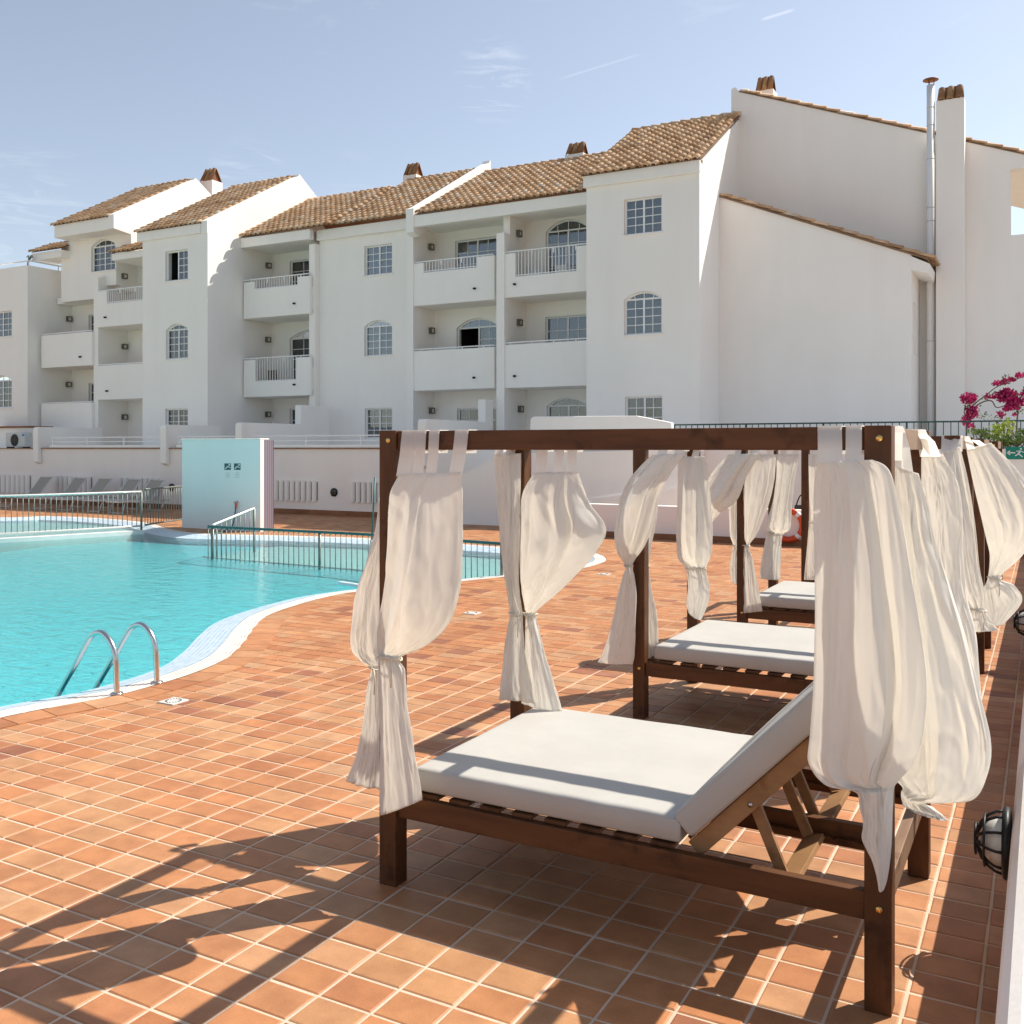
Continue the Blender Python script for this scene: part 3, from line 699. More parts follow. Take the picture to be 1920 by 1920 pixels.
# ================================================================== CURTAINS
def curtain(label, Y, rows, tabs=(), tie=None, folds=4, amp=.03, bul=.04, seed=0, beam=None, out=-1, n_s=72, n_t=96):
    """rows: outline of the cloth from hem to hem, read on the plane Y (+ own offset); folds and billow stand off that plane"""
    Ls = [onY(r[0], r[1], Y+(r[4] if len(r) > 4 else 0)) for r in rows]
    Rs = [onY(r[2], r[3], Y+(r[5] if len(r) > 5 else 0)) for r in rows]
    n = len(rows)-1; G_ = []
    rnd = random.Random(seed); ph = [rnd.uniform(0, 6.28) for _ in range(6)]
    kt = tie/n if tie is not None else None
    wmax = max((Rs[i]-Ls[i]).length for i in range(n+1))
    for a in range(n_t+1):
        t = a/n_t; Lp, Rp = catmull(Ls, t), catmull(Rs, t)
        w = (Rp-Lp).length; g = 1-min(1, w/wmax)         # gathered: 1 at the tie
        row = []
        env = math.sin(math.pi*min(1, t*n/(tie if tie else n))) if t*n < (tie or n) else .35
        for b in range(n_s+1):
            s = b/n_s
            sw = s+.03*math.sin(6.28*s*2+ph[0]+3*t)*(1 if 0 < s < 1 else 0)
            P_ = Lp.lerp(Rp, min(1, max(0, sw)))
            f = folds
            am = min(amp, .30*w/f+.003)*(1-.35*g)*(.6 if kt is not None and t > kt else 1)*(.35+.65*min(1, t*7))
            q = s+.10*noise.noise(Vector((s*2.3+seed, t*2.1, 3.1)))
            wv = .5+.9*noise.noise(Vector((s*2.0, t*1.2, seed+9.3)))
            d = am*.55*wv*(2*abs(math.sin(3.1416*f*q+ph[1]+.9*math.sin(2.0*t+ph[2])))-1.2)
            d += am*1.1*noise.noise(Vector((q*2.6+seed, t*2.4, seed*1.7)))
            rn = 1-abs(noise.noise(Vector((q*4.2+(t-.4)*1.3*(s-.5)+seed, t*2.2, seed*.7+4))))*3.2
            d += am*.38*max(0, rn)**2
            cs = min(1, w/.12)
            r2 = 1-abs(noise.noise(Vector((q*7+t*3.5+seed*2, t*5.5-q*2, seed+6))))*3.0; r3_ = 1-abs(noise.noise(Vector((q*6-t*4+seed, t*7+q*3, seed+16))))*3.0
            d += cs*(.0055*max(0, r2)**2-.0045*max(0, r3_)**2)*min(1, .3+t*5)
            d += cs*(.0020*noise.noise(Vector((s*22+seed, t*26, seed)))+.002*noise.noise(Vector((s*8+seed, t*8, seed+2))))
            # creases that run into the gather point
            if kt is not None:
                dt = abs(t-kt)*n_t/10
                d += .0035*math.sin(6.28*5*s+ph[4]+2*noise.noise(Vector((s*3, seed, 1))))*math.exp(-dt*.55)
            d += bul*env*math.sin(math.pi*s)
            row.append(P_+Vector((0, out*d, 0)))
        G_.append(row)
    base = Vector((sum(p.x for p in G_[-1])/len(G_[-1]), Y, min(p.z for p in G_[-1])))
    th = thing('curtain', label, 'curtain', base, 'ivory cotton curtains of the daybeds')
    o = MB().grid(G_).build('panel', 'cloth', th, True, recalc=False)
    md = o.modifiers.new('solid', 'SOLIDIFY'); md.thickness = .0016; md.offset = 0
    # stitched header band just under the tabs
    if tabs:
        hb = [[p+Vector((0, -.003, 0)) for p in G_[k]] for k in (0, 1, 2)]
        if n_t >= 60: MB().grid(hb).build('header_band', 'cloth', th, True, recalc=False)
    for tb in tabs:
        sx = tb[0]; wd = tb[1]; k = int(max(0, min(n_s, sx*n_s))); p = G_[0][k]
        m2 = MB(); c0 = p+Vector((0, -.004, -.012))
        if len(beam) == 3:        # hung from a side beam that runs away from the camera: beam = (x of its outer face, z top, y of the loop)
            xb = beam[0]; z1 = beam[1]; ya = beam[2]+sx*.18
            sec = [(c0.x, c0.y, c0.z), ((c0.x+xb+.01)/2, (c0.y+ya)/2, (c0.z+z1)/2+.01), (xb+.008, ya, z1-.02), (xb-.002, ya, z1+.005), (xb-.074, ya, z1+.005), (xb-.08, ya, z1-.09)]
        else:
            yb = beam[0]; z1 = beam[1]; xt = p.x+(tb[2] if len(tb) > 2 else 0)
            sec = [(c0.x, c0.y, c0.z), (xt+(c0.x-xt)*.5, (c0.y*.4+(yb-.040)*.6), (c0.z*.5+(z1-.02)*.5)), (xt, yb-.040, z1-.012), (xt, yb-.036, z1+.004), (xt, yb+.036, z1+.004), (xt, yb+.040, z1-.012), (xt, yb+.03, z1-.10)]
        m2.grid([[Vector((x-wd/2, y, z)), Vector((x-wd*.17, y-.004, z)), Vector((x+wd*.17, y-.002, z)), Vector((x+wd/2, y, z))] for x, y, z in sec])
        m2.build('tab', 'cloth', th, False, recalc=False)
    if tie is not None and seed != 15:
        k = int(round(tie/n*n_t)); r_ = G_[k]; c = (r_[0]+r_[-1])/2; rx = max(.03, (r_[-1]-r_[0]).length/2+.004)
        pts = [c+Vector((rx*math.cos(2*math.pi*q/22), .040*math.sin(2*math.pi*q/22), .006*math.sin(4*math.pi*q/22+seed))) for q in range(22)]
        m2 = MB().tube(pts, .0045, 6, True)
        e = c+Vector((rx*.6, -.045, 0))
        m2.tube([e, e+Vector((.012, -.006, -.05)), e+Vector((.006, -.004, -.12))], .0035, 6)
        m2.build('tie', 'cord', th, True)
    return th
B1 = (3.696, 2.077); B1R = (4.946, 2.077); B2 = (6.841, 2.077); B2R = (8.091, 2.077); B3 = (9.626, 2.077); B3R = (10.876, 2.077)
curtain('billowed ivory curtain tied to the left front post of the nearest daybed', 3.615,
  [(748,888,866,885),(731,926,867,930),(733,975,867,985),(731,1040,865,1050),(724,1110,857,1118),(713,1170,838,1172),(709,1210,800,1210),
   (711,1232,752,1233),(710,1262,760,1260),(712,1330,766,1328),(713,1400,775,1395),(712,1465,786,1455),(712,1530,792,1500)],
  ((.10,.075),(.30,.06,-.01),(.52,.055,-.01),(.90,.07)), 7, 4, .040, .10, 11, B1)
curtain('ivory side curtain puffed out left of the nearest daybed', 3.87,
  [(714,900,742,900),(709,960,740,960),(702,1010,738,1010),(688,1060,735,1060),(672,1110,730,1110),(664,1170,724,1170),(663,1215,718,1215),
   (684,1243,716,1240),(697,1252,714,1250),(690,1290,716,1290),(681,1360,716,1360),(668,1420,716,1420),(650,1464,712,1480)],
  (), 8, 3, .035, .05, 12, None)
curtain('narrow ivory curtain left of the rear left post, nearest daybed', 4.86,
  [(926,852,976,850),(928,890,976,890),(934,950,975,950),(938,1010,974,1010),(945,1070,972,1070),(953,1120,975,1120),(957,1150,980,1150),
   (952,1180,981,1180),(945,1230,986,1230),(939,1290,1000,1290),(937,1312,1012,1318)], ((.15,.05),(.6,.06)), 6, 3, .03, .03, 13, B1R)
curtain('ivory curtain bellying to a point right of the rear left post', 4.885,
  [(1004,885,1083,885),(990,905,1092,910),(978,935,1106,945),(973,990,1133,990),(973,1030,1118,1032),(975,1070,1085,1072),(980,1110,1045,1112),
   (986,1140,1010,1142),(987,1152,1006,1152),(986,1190,1014,1190),(985,1240,1028,1240),(984,1290,1043,1290),(978,1318,1056,1336)],
  ((.12,.07),(.5,.05,.02),(.88,.06)), 8, 4, .045, .12, 14, B1R)
curtain('large ivory curtain bunched over the right front post of the nearest daybed', 3.575,
  [(1533,866,1636,862),(1526,910,1668,884),(1525,980,1690,970),(1527,1080,1708,1080),(1528,1180,1726,1180),(1525,1290,1738,1290),(1519,1380,1730,1380),
   (1517,1430,1712,1430),(1548,1470,1686,1462),(1604,1484,1676,1478),(1612,1510,1674,1508),(1618,1545,1673,1540),(1616,1575,1672,1578),(1634,1612,1668,1618),(1643,1640,1663,1650),(1648,1668,1657,1668)],
  ((.20,.085,-.015),(.62,.055,-.01)), 9, 3, .070, .07, 15, B1, n_s=110, n_t=140)
curtain('ivory side curtain swelling right of the right front post', 3.83,
  [(1674,872,1722,888),(1674,930,1738,940),(1675,1010,1755,1020),(1672,1100,1780,1100),(1668,1200,1812,1200),(1664,1300,1840,1310),(1664,1390,1858,1390),
   (1672,1450,1852,1450),(1692,1476,1822,1500),(1690,1484,1738,1506),(1690,1496,1752,1516),(1694,1512,1782,1540)],
  ((.10,.045),(.55,.045)), None, 3, .070, .07, 16, (XR1-.012, 2.077, 3.79), n_s=110, n_t=140)
curtain('ivory curtain hanging at the rear right post of the nearest daybed', 4.85,
  [(1728,852,1768,852),(1728,900,1796,905),(1733,960,1805,960),(1738,1040,1806,1040),(1744,1120,1813,1120),(1750,1200,1830,1190),(1756,1280,1838,1280),(1765,1380,1845,1370)],
  ((.2,.045),(.7,.045)), None, 4, .05, .06, 17, (XR1-.012, 2.077, 4.55))
curtain('smooth ivory curtain at the right front post of the second daybed', 6.76,
  [(1768,846,1800,838),(1768,900,1815,900),(1776,980,1828,980),(1786,1060,1836,1060),(1798,1110,1846,1110),(1816,1142,1848,1142),(1815,1165,1860,1165),(1815,1185,1872,1182)],
  ((.2,.06),(.8,.06)), 5, 3, .05, .05, 18, B2)
curtain('ivory curtain blown far out to the right of the second daybed', 7.55,
  [(1812,842,1858,830),(1824,900,1905,878),(1838,960,1940,930),(1850,1010,1946,985),(1856,1042,1918,1040),(1852,1084,1876,1082),(1842,1110,1902,1098),(1844,1150,1916,1128),(1850,1174,1880,1172)],
  ((.2,.05),(.7,.05)), 5, 4, .06, .10, 19, (XR1-.012, 2.077, 7.35))
curtain('ivory curtain swept left across the left front post of the second daybed', 6.74,
  [(1222,853,1286,850),(1190,885,1264,880),(1170,915,1240,925),(1158,950,1228,970),(1152,1000,1210,1020),(1158,1035,1190,1050),(1173,1061,1186,1064),
   (1168,1080,1190,1080),(1158,1120,1194,1120),(1147,1170,1192,1170),(1132,1220,1190,1225),(1120,1242,1186,1246)],
  ((.3,.07),(.8,.07)), 6, 3, .045, .09, 20, B2)
curtain('short ivory curtain tail right of the left front post, second daybed', 6.97,
  [(1200,856,1232,854),(1203,920,1236,915),(1204,980,1230,980),(1205,1030,1220,1030),(1205,1062,1217,1062),(1206,1110,1223,1110),(1208,1160,1233,1160),(1210,1240,1235,1240)],
  (), 4, 2, .03, .03, 21)
curtain('straight ivory curtain at the rear left post of the second daybed', 7.96,
  [(1272,856,1322,856),(1272,900,1330,900),(1270,960,1336,970),(1269,1010,1336,1015),(1272,1045,1332,1045),(1286,1064,1324,1067),(1290,1100,1330,1100),(1287,1130,1328,1130),(1292,1150,1314,1164)],
  ((.15,.06),(.6,.06)), 5, 3, .05, .09, 22, B2R)
curtain('sheer ivory flap blown left from the third daybed', 9.50,
  [(1365,852,1427,850),(1340,880,1402,890),(1322,910,1385,932),(1318,940,1368,950),(1317,966,1348,965),(1320,990,1330,988)],
  ((.3,.06),(.85,.06)), None, 3, .05, .10, 23, B3)
curtain('gathered ivory curtain right of the left front post, third daybed', 9.60,
  [(1400,852,1455,852),(1394,900,1452,900),(1393,950,1440,950),(1394,1000,1420,1000),(1394,1021,1405,1024),(1391,1050,1412,1050),(1390,1100,1422,1100),(1389,1150,1430,1146)],
  ((.2,.06),(.8,.06)), 4, 4, .05, .08, 24, B3)
curtain('slim ivory curtain left of the left front post, third daybed', 9.80,
  [(1366,930,1382,930),(1369,1000,1382,1000),(1374,1023,1382,1023),(1369,1060,1382,1060),(1371,1092,1384,1096)], (), 2, 2, .03, .03, 25)
curtain('bundled ivory curtain at the rear left post of the third daybed', 10.82,
  [(1455,852,1500,852),(1455,900,1492,890),(1447,950,1485,950),(1433,990,1482,990),(1437,1001,1468,1003),(1430,1040,1465,1030),(1424,1085,1463,1088)],
  ((.3,.07),(.8,.07)), 4, 3, .05, .08, 26, B3R)
curtain('ivory curtain at the left front post of the farthest daybed', 12.44,
  [(1516,852,1540,852),(1518,940,1542,940),(1517,980,1534,980),(1510,1060,1536,1060),(1508,1087,1538,1087)],
  ((.4,.07),), 2, 2, .04, .05, 27, (12.546, 2.077))

# ================================================================== BUILDINGS
TZ = 2.0
def snapz(pts, tol=.10):
    zs = sorted(set(p[1] for p in pts)); groups = []
    for z in zs:
        if groups and z-groups[-1][0] < tol: groups[-1].append(z)
        else: groups.append([z])
    mp = {z: sum(g)/len(g) for g in groups for z in g}
    return [(p[0], mp[p[1]]) for p in pts]
def arc_loop(x0, x1, z0, z1, rise, n=10):
    if not rise: return [(x0, z0), (x1, z0), (x1, z1), (x0, z1)]
    w = (x1-x0)/2; R = (w*w+rise*rise)/(2*rise); cx, cz = (x0+x1)/2, z1-R; a = math.asin(w/R)
    return [(x0, z0), (x1, z0)]+[(cx+R*math.sin(a-2*a*k/n), cz+R*math.cos(a-2*a*k/n)) for k in range(n+1)]
PANE = {}
def pane_obj(name, w, h, parent, x, y, z):
    key = (round(w, 3), round(h, 3))
    if key not in PANE:
        me = bpy.data.meshes.new('pane'); ww, hh, d = key[0]/2, key[1]/2, .003
        me.from_pydata([(a*ww, b*d, c*hh) for a in (-1, 1) for b in (-1, 1) for c in (-1, 1)], [], [(0,1,3,2),(4,6,7,5),(0,4,5,1),(2,3,7,6),(0,2,6,4),(1,5,7,3)])
        me.materials.append(MATS['pane']); PANE[key] = me
    o = bpy.data.objects.new('pane', PANE[key]); COL.objects.link(o); o.parent = parent
    o0 = ORG[parent.name]; o.location = Vector((x, y, z))-o0
    o.rotation_euler = (random.uniform(-.006, .006), 0, random.uniform(-.006, .006))
def window(par, Y, x0, x1, z0, z1, rise=0, cols=4, rows=4, style='full', rec=.10, sill=True, name='window'):
    lp = arc_loop(x0, x1, z0, z1, rise); fw = .05
    ins = arc_loop(x0+fw, x1-fw, z0+fw, z1-fw, rise*.92 if rise else 0)
    ya, yb = Y+rec, Y+rec+.055
    m = MB().prism(lp, 'y', ya, yb, [ins])
    zs = z1-rise if rise else z1-fw
    ax0, ax1, az0 = x0+fw, x1-fw, z0+fw
    if rise: m.box(ax0, ax1, ya+.003, yb-.003, zs-.03, zs+.02); zt = zs-.03
    else: zt = zs
    xc = (ax0+ax1)/2
    m.box(xc-.028, xc+.028, ya+.002, yb-.002, az0, zt)
    pw = (ax1-ax0)/cols; phh = (zt-az0)/rows
    for k in range(1, cols):
        if style == 'open' and k < cols//2: continue
        if abs(ax0+k*pw-xc) > .02: m.box(ax0+k*pw-.011, ax0+k*pw+.011, ya+.012, yb-.012, az0, zt)
    for k in range(1, rows): m.box(xc if style == 'open' else ax0, ax1, ya+.013, yb-.013, az0+k*phh-.011, az0+k*phh+.011)
    if rise:
        for k in range(1, 4):
            xx = x0+(x1-x0)*k/4; m.box(xx-.011, xx+.011, ya+.014, yb-.014, zs+.02, z1-fw-rise*(.30 if k != 2 else .0))
    w = m.build(name, 'frame_white', par)
    for i in range(cols):
        if style == 'open' and i < cols//2: continue
        for j in range(rows): pane_obj('pane', pw-.012, phh-.012, w, ax0+(i+.5)*pw, (ya+yb)/2, az0+(j+.5)*phh)
    if rise:
        q = [p for p in ins[2:]]+[(ax0, zs+.02), (ax1, zs+.02)]
        MB().prism([p for p in arc_loop(ax0, ax1, zs+.015, z1-fw, rise*.8)], 'y', (ya+yb)/2-.003, (ya+yb)/2+.003).build('pane', 'pane', w)
    if sill: MB().box(x0-.05, x1+.05, Y-.045, Y+rec-.002, z0-.05, z0-.002).build('sill', 'stucco', w)
    # room behind: box coloured near black for the unlit interior, and a drape
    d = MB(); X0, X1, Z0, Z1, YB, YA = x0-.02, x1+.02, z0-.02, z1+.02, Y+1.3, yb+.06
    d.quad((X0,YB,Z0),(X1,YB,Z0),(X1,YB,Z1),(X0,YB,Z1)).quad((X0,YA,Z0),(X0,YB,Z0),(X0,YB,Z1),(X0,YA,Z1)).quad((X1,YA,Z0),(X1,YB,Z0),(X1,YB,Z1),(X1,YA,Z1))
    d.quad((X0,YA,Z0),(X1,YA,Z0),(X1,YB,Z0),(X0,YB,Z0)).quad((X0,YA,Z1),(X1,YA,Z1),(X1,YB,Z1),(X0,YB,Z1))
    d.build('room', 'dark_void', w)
    spans = {'full': [(0, 1)], 'sides': [(0, .30), (.72, 1)], 'left': [(0, .45)], 'right': [(.5, 1)], 'open': [(.55, .75)], 'none': []}[style]
    if spans:
        dm = MB()
        for a, b in spans:
            n = max(8, int((b-a)*44)); ph = random.uniform(0, 6)
            row = [(x0+(x1-x0)*(a+(b-a)*k/n), yb+.13+.028*math.sin(k*1.3+ph)+.012*math.sin(k*.53), 0) for k in range(n+1)]
            dm.grid([[Vector((p[0], p[1], z)) for p in row] for z in (z0, z1)])
        dm.build('drape', 'drape', w, True, recalc=False)
    return lp
def wpx(par, Y, px0, px1, pt, pb, rise=0, **k):
    pm = (px0+px1)/2
    return window(par, Y, xY(px0, Y), xY(px1, Y), onY(pm, pb, Y).z, onY(pm, pt, Y).z, rise, **k)
def roof_tone():
    r = random.random()
    c = (.70, .445, .245) if r < .5 else (.76, .52, .315) if r < .78 else (.58, .345, .18) if r < .9 else (.78, .62, .45)
    k = random.uniform(.98, 1.22); return (c[0]*k, c[1]*k, c[2]*k)
def barrel(mb, P, S, E, Nn, w, ln, col, seg=5):
    """one half-round tile: foot at P, running up S, across E"""
    i = len(mb.v)
    for f, rr, lift in ((0, .50, .030), (1, .41, .0)):
        for k in range(seg+1):
            a = math.pi*k/seg; mb.v.append(P+S*(ln*f)-E*(math.cos(a)*w*rr)+Nn*(math.sin(a)*w*rr*1.05+lift))
    j = len(mb.v)
    for k in range(seg+1):
        a = math.pi*k/seg; mb.v.append(P-E*(math.cos(a)*w*.40)+Nn*(math.sin(a)*w*.40*.8+.018))
    n = seg+1
    fs = [(i+k, i+k+1, i+n+k+1, i+n+k) for k in range(seg)]+[(j+k, j+k+1, i+k+1, i+k) for k in range(seg)]
    mb.f += fs; mb.tone += [col]*len(fs)
INDIV = [300]
def roof(par, A, B_, S_end, sp=.24, row=.34, single=False, thick=.03, ridge=True):
    """A, B_: the two ends of the eave; S_end: ridge point above A"""
    A, B_, S_end = Vector(A), Vector(B_), Vector(S_end)
    E = (B_-A); le = E.length; E.normalize(); S = S_end-A; ls = S.length; S.normalize(); Nn = E.cross(S)
    if Nn.z < 0: Nn = -Nn
    m = MB(); C_ = [A+S*.10, B_+S*.10, B_+S*ls, A+S*ls]
    dn = -Nn*thick; q = C_+[c+dn for c in C_]; m.v += q
    m.f += [(0,1,2,3),(7,6,5,4),(0,4,5,1),(1,5,6,2),(2,6,7,3),(3,7,4,0)]
    m.tone = [(.27, .165, .095)]*6
    r = m.build('roof', 'roof_clay', par, recalc=False)
    bm = bmesh.new(); bm.from_mesh(r.data); bmesh.ops.recalc_face_normals(bm, faces=bm.faces); bm.to_mesh(r.data); bm.free()
    nc, nr = int(round(le/sp)), int(math.ceil(ls/row)); joined = MB(); wd = le/nc
    prot = []
    order = [(a, b) for b in range(nr) for a in range(nc)]
    for (a, b) in order:
        P_ = A+E*((a+.5)*wd+random.uniform(-.006, .006))+S*(b*row-.05+random.uniform(-.007, .007))+Nn*(.004+random.uniform(0, .006))
        ln = min(row+.07, ls-b*row+.05)
        if single and INDIV[0] > 0 and ln > row:
            if len(prot) < 16:
                mb = MB(); barrel(mb, P_, S, E, Nn, wd*.80, row+.07, roof_tone()); o = mb.build('roof_tile', 'roof_clay', r, True)
                prot.append((o, P_.copy()))
            else:
                o0, p0 = random.choice(prot); o = o0.copy(); COL.objects.link(o); o.location = P_-p0
            INDIV[0] -= 1
        else: barrel(joined, P_, S, E, Nn, wd*.80, ln, roof_tone())
    if ridge:
        k = 0; top = A+S*ls
        while k*.33 < le:
            barrel(joined, top+E*(k*.33)+Nn*.02-Vector((0, 0, .02)), E, -S, Vector((0, 0, 1)), .24, min(.37, le-k*.33+.02), roof_tone()); k += 1
    stuff(joined.build('roof_tiles', 'roof_clay', r, True, recalc=False))
    return r
def chimney(par, x, y, zb, zt, w=.62, d=.52, cap=.5, name='chimney'):
    c = MB().box(x-w/2, x+w/2, y-d/2, y+d/2, zb, zt).build(name, 'stucco', par)
    m = MB()
    for s in (-1, 1):
        for k in range(3):
            xa = x-w/2+.02+(w-.04)*(k+.5)/3
            S = (Vector((0, -s*(d/2-.03), cap))).normalized(); Nn = Vector((0, s*cap, d/2-.03)).normalized()
            barrel(m, Vector((xa, y+s*(d/2-.05), zt-.02)), S, Vector((1, 0, 0)), Nn, w/3*.92, cap*1.0, (.36, .20, .10) if (k+s) % 2 else (.46, .28, .14))
    m.build('chimney_cap', 'roof_clay', c, True, recalc=False)
    d2 = MB().prism([(y-d/2+.06, zt), (y+d/2-.06, zt), (y+.015, zt+cap*.92), (y-.015, zt+cap*.92)], 'x', x-w/2+.10, x+w/2-.10); d2.build('flue_core', 'skirting', c)
def balcony(par, Y, poly, ybk, rail, rail_z=None, bars=None, ret=None, spout=None, posts=4, x_end=None):
    """poly: front of the parapet read on plane Y; ybk: wall the slab runs back to"""
    pts = snapz([(onY(a, b, Y).x, onY(a, b, Y).z) for a, b in poly])
    x0, x1 = min(p[0] for p in pts), max(p[0] for p in pts); zb = min(p[1] for p in pts)
    o = MB().prism(pts, 'y', Y, Y+.13).build('balcony', 'stucco', par, bevel=.02)
    MB().box(x0+.01, (x_end or x1)-.01, Y+.131, ybk-.001, zb+.004, zb+.17).build('floor_slab', 'stucco', o)
    if ret: MB().box(x1-.13, x1-.002, Y+.131, ret, zb+.171, zb+1.0).build('side_parapet', 'stucco', o, bevel=.02)
    a, b = onY(*rail[0], Y+.065), onY(*rail[1], Y+.065); zr = (a.z+b.z)/2; a.z = b.z = zr
    m = MB(); m.bar(a, b, .055, .035)
    if ret: m.bar((b.x-.02, Y+.09, zr-.002), (b.x-.02, ret, zr-.002), .05, .032)
    top = {}
    for k in range(posts):
        xx = a.x+(b.x-a.x)*(k+.5)/posts; m.box(xx-.018, xx+.018, Y+.05, Y+.085, zr-.16, zr-.012)
    m.build('handrail', 'paint_white', o)
    if bars:
        q0, q1, qt, qb = bars; p0, p1 = onY(q0, (qt+qb)/2, Y+.065), onY(q1, (qt+qb)/2, Y+.065)
        pm = (q0+q1)/2; zt_, zb_ = zr-.018, onY(pm, qb, Y+.065).z
        m = MB(); n = int((p1.x-p0.x)/.115)
        for k in range(n+1):
            xx = p0.x+(p1.x-p0.x)*k/n; m.box(xx-.011, xx+.011, Y+.054, Y+.076, zb_-.02, zt_)
        m.box(p0.x, p1.x, Y+.050, Y+.080, zb_, zb_+.03)
        m.build('balusters', 'paint_white', o)
    if spout:
        s = onY(*spout, Y)
        MB().tube([(s.x, Y+.02, s.z), (s.x, Y-.10, s.z-.01)], .035, 10).build('drain_spout', 'black_metal', o, True)
    return o
def box_lamp(par, px, py, X):
    c = onX(px, py, X+.07); y, z = c.y, c.z
    l = MB().box(X+.001, X+.10, y-.075, y+.075, z-.065, z+.065).build('wall_light', 'lamp_glass', par)
    m = MB()
    for zz in (z-.085, z+.085): m.box(X+.002, X+.13, y-.10, y+.10, zz-.018, zz+.018)
    for yy in (y-.09, y+.09): m.box(X+.004, X+.125, yy-.014, yy+.014, z-.066, z+.066)
    m.build('lamp_case', 'lamp_bronze', l)

def wallY(par, pts, Y, th, holes=(), mat='stucco', name='wall'): return MB().prism(pts, 'y', Y, Y+th, holes).build(name, mat, par)
def wallX(par, pts, Xa, Xb, holes=(), mat='stucco', name='wall'): return MB().prism(pts, 'x', Xa, Xb, holes).build(name, mat, par)

# ---- right block: three windows one above the other
RL, RR, RY = -11.71, -8.32, 26.0
bR = thing('apartment_block', 'tall white block with three stacked windows and steep tiled roof, beside the blank gables', 'building', ((RL+RR)/2, RY+2, TZ), 'terraced white apartment blocks')
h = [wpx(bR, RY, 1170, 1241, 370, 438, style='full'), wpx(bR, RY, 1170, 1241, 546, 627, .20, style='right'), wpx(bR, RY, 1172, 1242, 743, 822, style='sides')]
wallY(bR, [(RL, 1.9), (RR, 1.9), (RR, 9.86), (RL, 9.86)], RY, .3, h)
wallX(bR, [(RY+.301, 1.9), (34, 1.9), (34, 9.8), (29.9, 12.16), (RY+.301, 9.98)], RR-.3, RR-.001)
wallX(bR, [(RY+.301, 1.9), (34, 1.9), (34, 9.8), (29.9, 12.16), (RY+.301, 9.98)], RL+.001, RL+.3)
MB().box(RL-.06, RR+.04, RY-.12, RY-.001, 9.55, 9.885).build('cornice', 'stucco', bR, bevel=.02)
roof(bR, (RL-.12, RY-.20, 9.86), (RR+.06, RY-.20, 9.86), (RL-.12, 29.9, 12.30), single=True)
MB().prism([(29.9, 12.28), (34, 9.8), (34, 9.7), (29.9, 12.15)], 'x', RL, RR).build('back_roof', 'skirting', bR)

# ---- middle-right block: two balcony bays
DL, DR = -18.3, -11.71
bD = thing('apartment_block', 'white block with two columns of recessed balconies between gable parapet and tall block', 'building', ((DL+DR)/2, 28, TZ), 'terraced white apartment blocks')
D1F, D2F, DB = 26.8, 26.6, 28.05
PX_ = -14.87
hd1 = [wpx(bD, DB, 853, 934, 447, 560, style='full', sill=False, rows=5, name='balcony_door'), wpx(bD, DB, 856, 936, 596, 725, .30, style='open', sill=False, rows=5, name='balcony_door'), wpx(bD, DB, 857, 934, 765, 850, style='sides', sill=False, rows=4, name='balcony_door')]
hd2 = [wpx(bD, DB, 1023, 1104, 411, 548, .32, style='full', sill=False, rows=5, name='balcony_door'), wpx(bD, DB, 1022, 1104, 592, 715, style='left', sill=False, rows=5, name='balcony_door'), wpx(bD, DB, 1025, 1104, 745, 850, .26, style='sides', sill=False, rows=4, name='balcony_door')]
wallY(bD, [(DL, 1.9), (DR, 1.9), (DR, 9.6), (DL, 9.6)], DB, .3, hd1+hd2)
wallX(bD, [(26.95, 1.9), (DB-.001, 1.9), (DB-.001, 9.6), (26.95, 9.6)], PX_-.13, PX_+.10, name='partition_wall')
pw = wallX(bD, [(26.55, 2.0), (26.949, 2.0), (26.949, onY(940, 437, 26.6).z), (26.55, onY(940, 437, 26.6).z)], PX_-.16, PX_+.12, name='partition_wall')
MB().box(DL+.001, DR-.001, 26.72, DB-.002, 9.32, 9.59).build('soffit', 'stucco', bD)
MB().box(DL+.05, DR, 26.50, 26.719, 9.22, 9.60).build('cornice', 'stucco', bD, bevel=.02)
balcony(bD, D1F, [(772,493),(794,491),(794,512),(894,500),(894,483),(927,480),(927,561),(772,575)], DB, ((771,494),(925,476)), bars=(794,894,490,505), ret=26.95, spout=(891,541), x_end=PX_-.17)
balcony(bD, D1F, [(772,658),(927,651),(927,728),(768,733)], DB, ((771,656),(927,647)), ret=26.95, spout=(890,708), x_end=PX_-.17)
balcony(bD, D2F, [(936,476),(966,473),(966,518),(1081,508),(1081,462),(1101,460),(1101,545),(936,560)], DB, ((938,475),(1101,456)), bars=(966,1081,470,512), spout=(966,533))
balcony(bD, D2F, [(936,647),(1101,638),(1101,723),(935,728)], DB, ((938,644),(1101,634)), spout=(966,705))
for a, b in ((809,463),(810,620),(810,770)): box_lamp(bD, a, b, DL)
for a, b in ((974,438),(975,605),(977,767)): box_lamp(bD, a, b, PX_+.10)
roof(bD, (DL+.28, 26.45, 9.62), (DR+.1, 26.45, 9.62), (DL+.28, 31.0, 12.05))
wallX(bD, [(31.0, 12.0), (35, 9.8), (35, 9.6), (31.0, 11.8)], DL, DR, mat='skirting', name='back_roof')
wallX(bD, [(26.75, 1.9), (28.049, 1.9), (28.049, 9.55), (26.75, 9.3)], DL-.25, DL, name='wall')
wallX(bD, [(26.45, 9.05), (26.75, 8.95), (27.0, 9.1), (31.5, 11.8), (31.5, 12.66), (31.42, 12.66), (31.42, 12.58), (26.75, 9.94), (26.45, 9.82)], DL-.08, DL+.22, name='gable_parapet')
chimney(bD, -14.4, 31.2, 11.4, 12.25, .7, .55, .48)

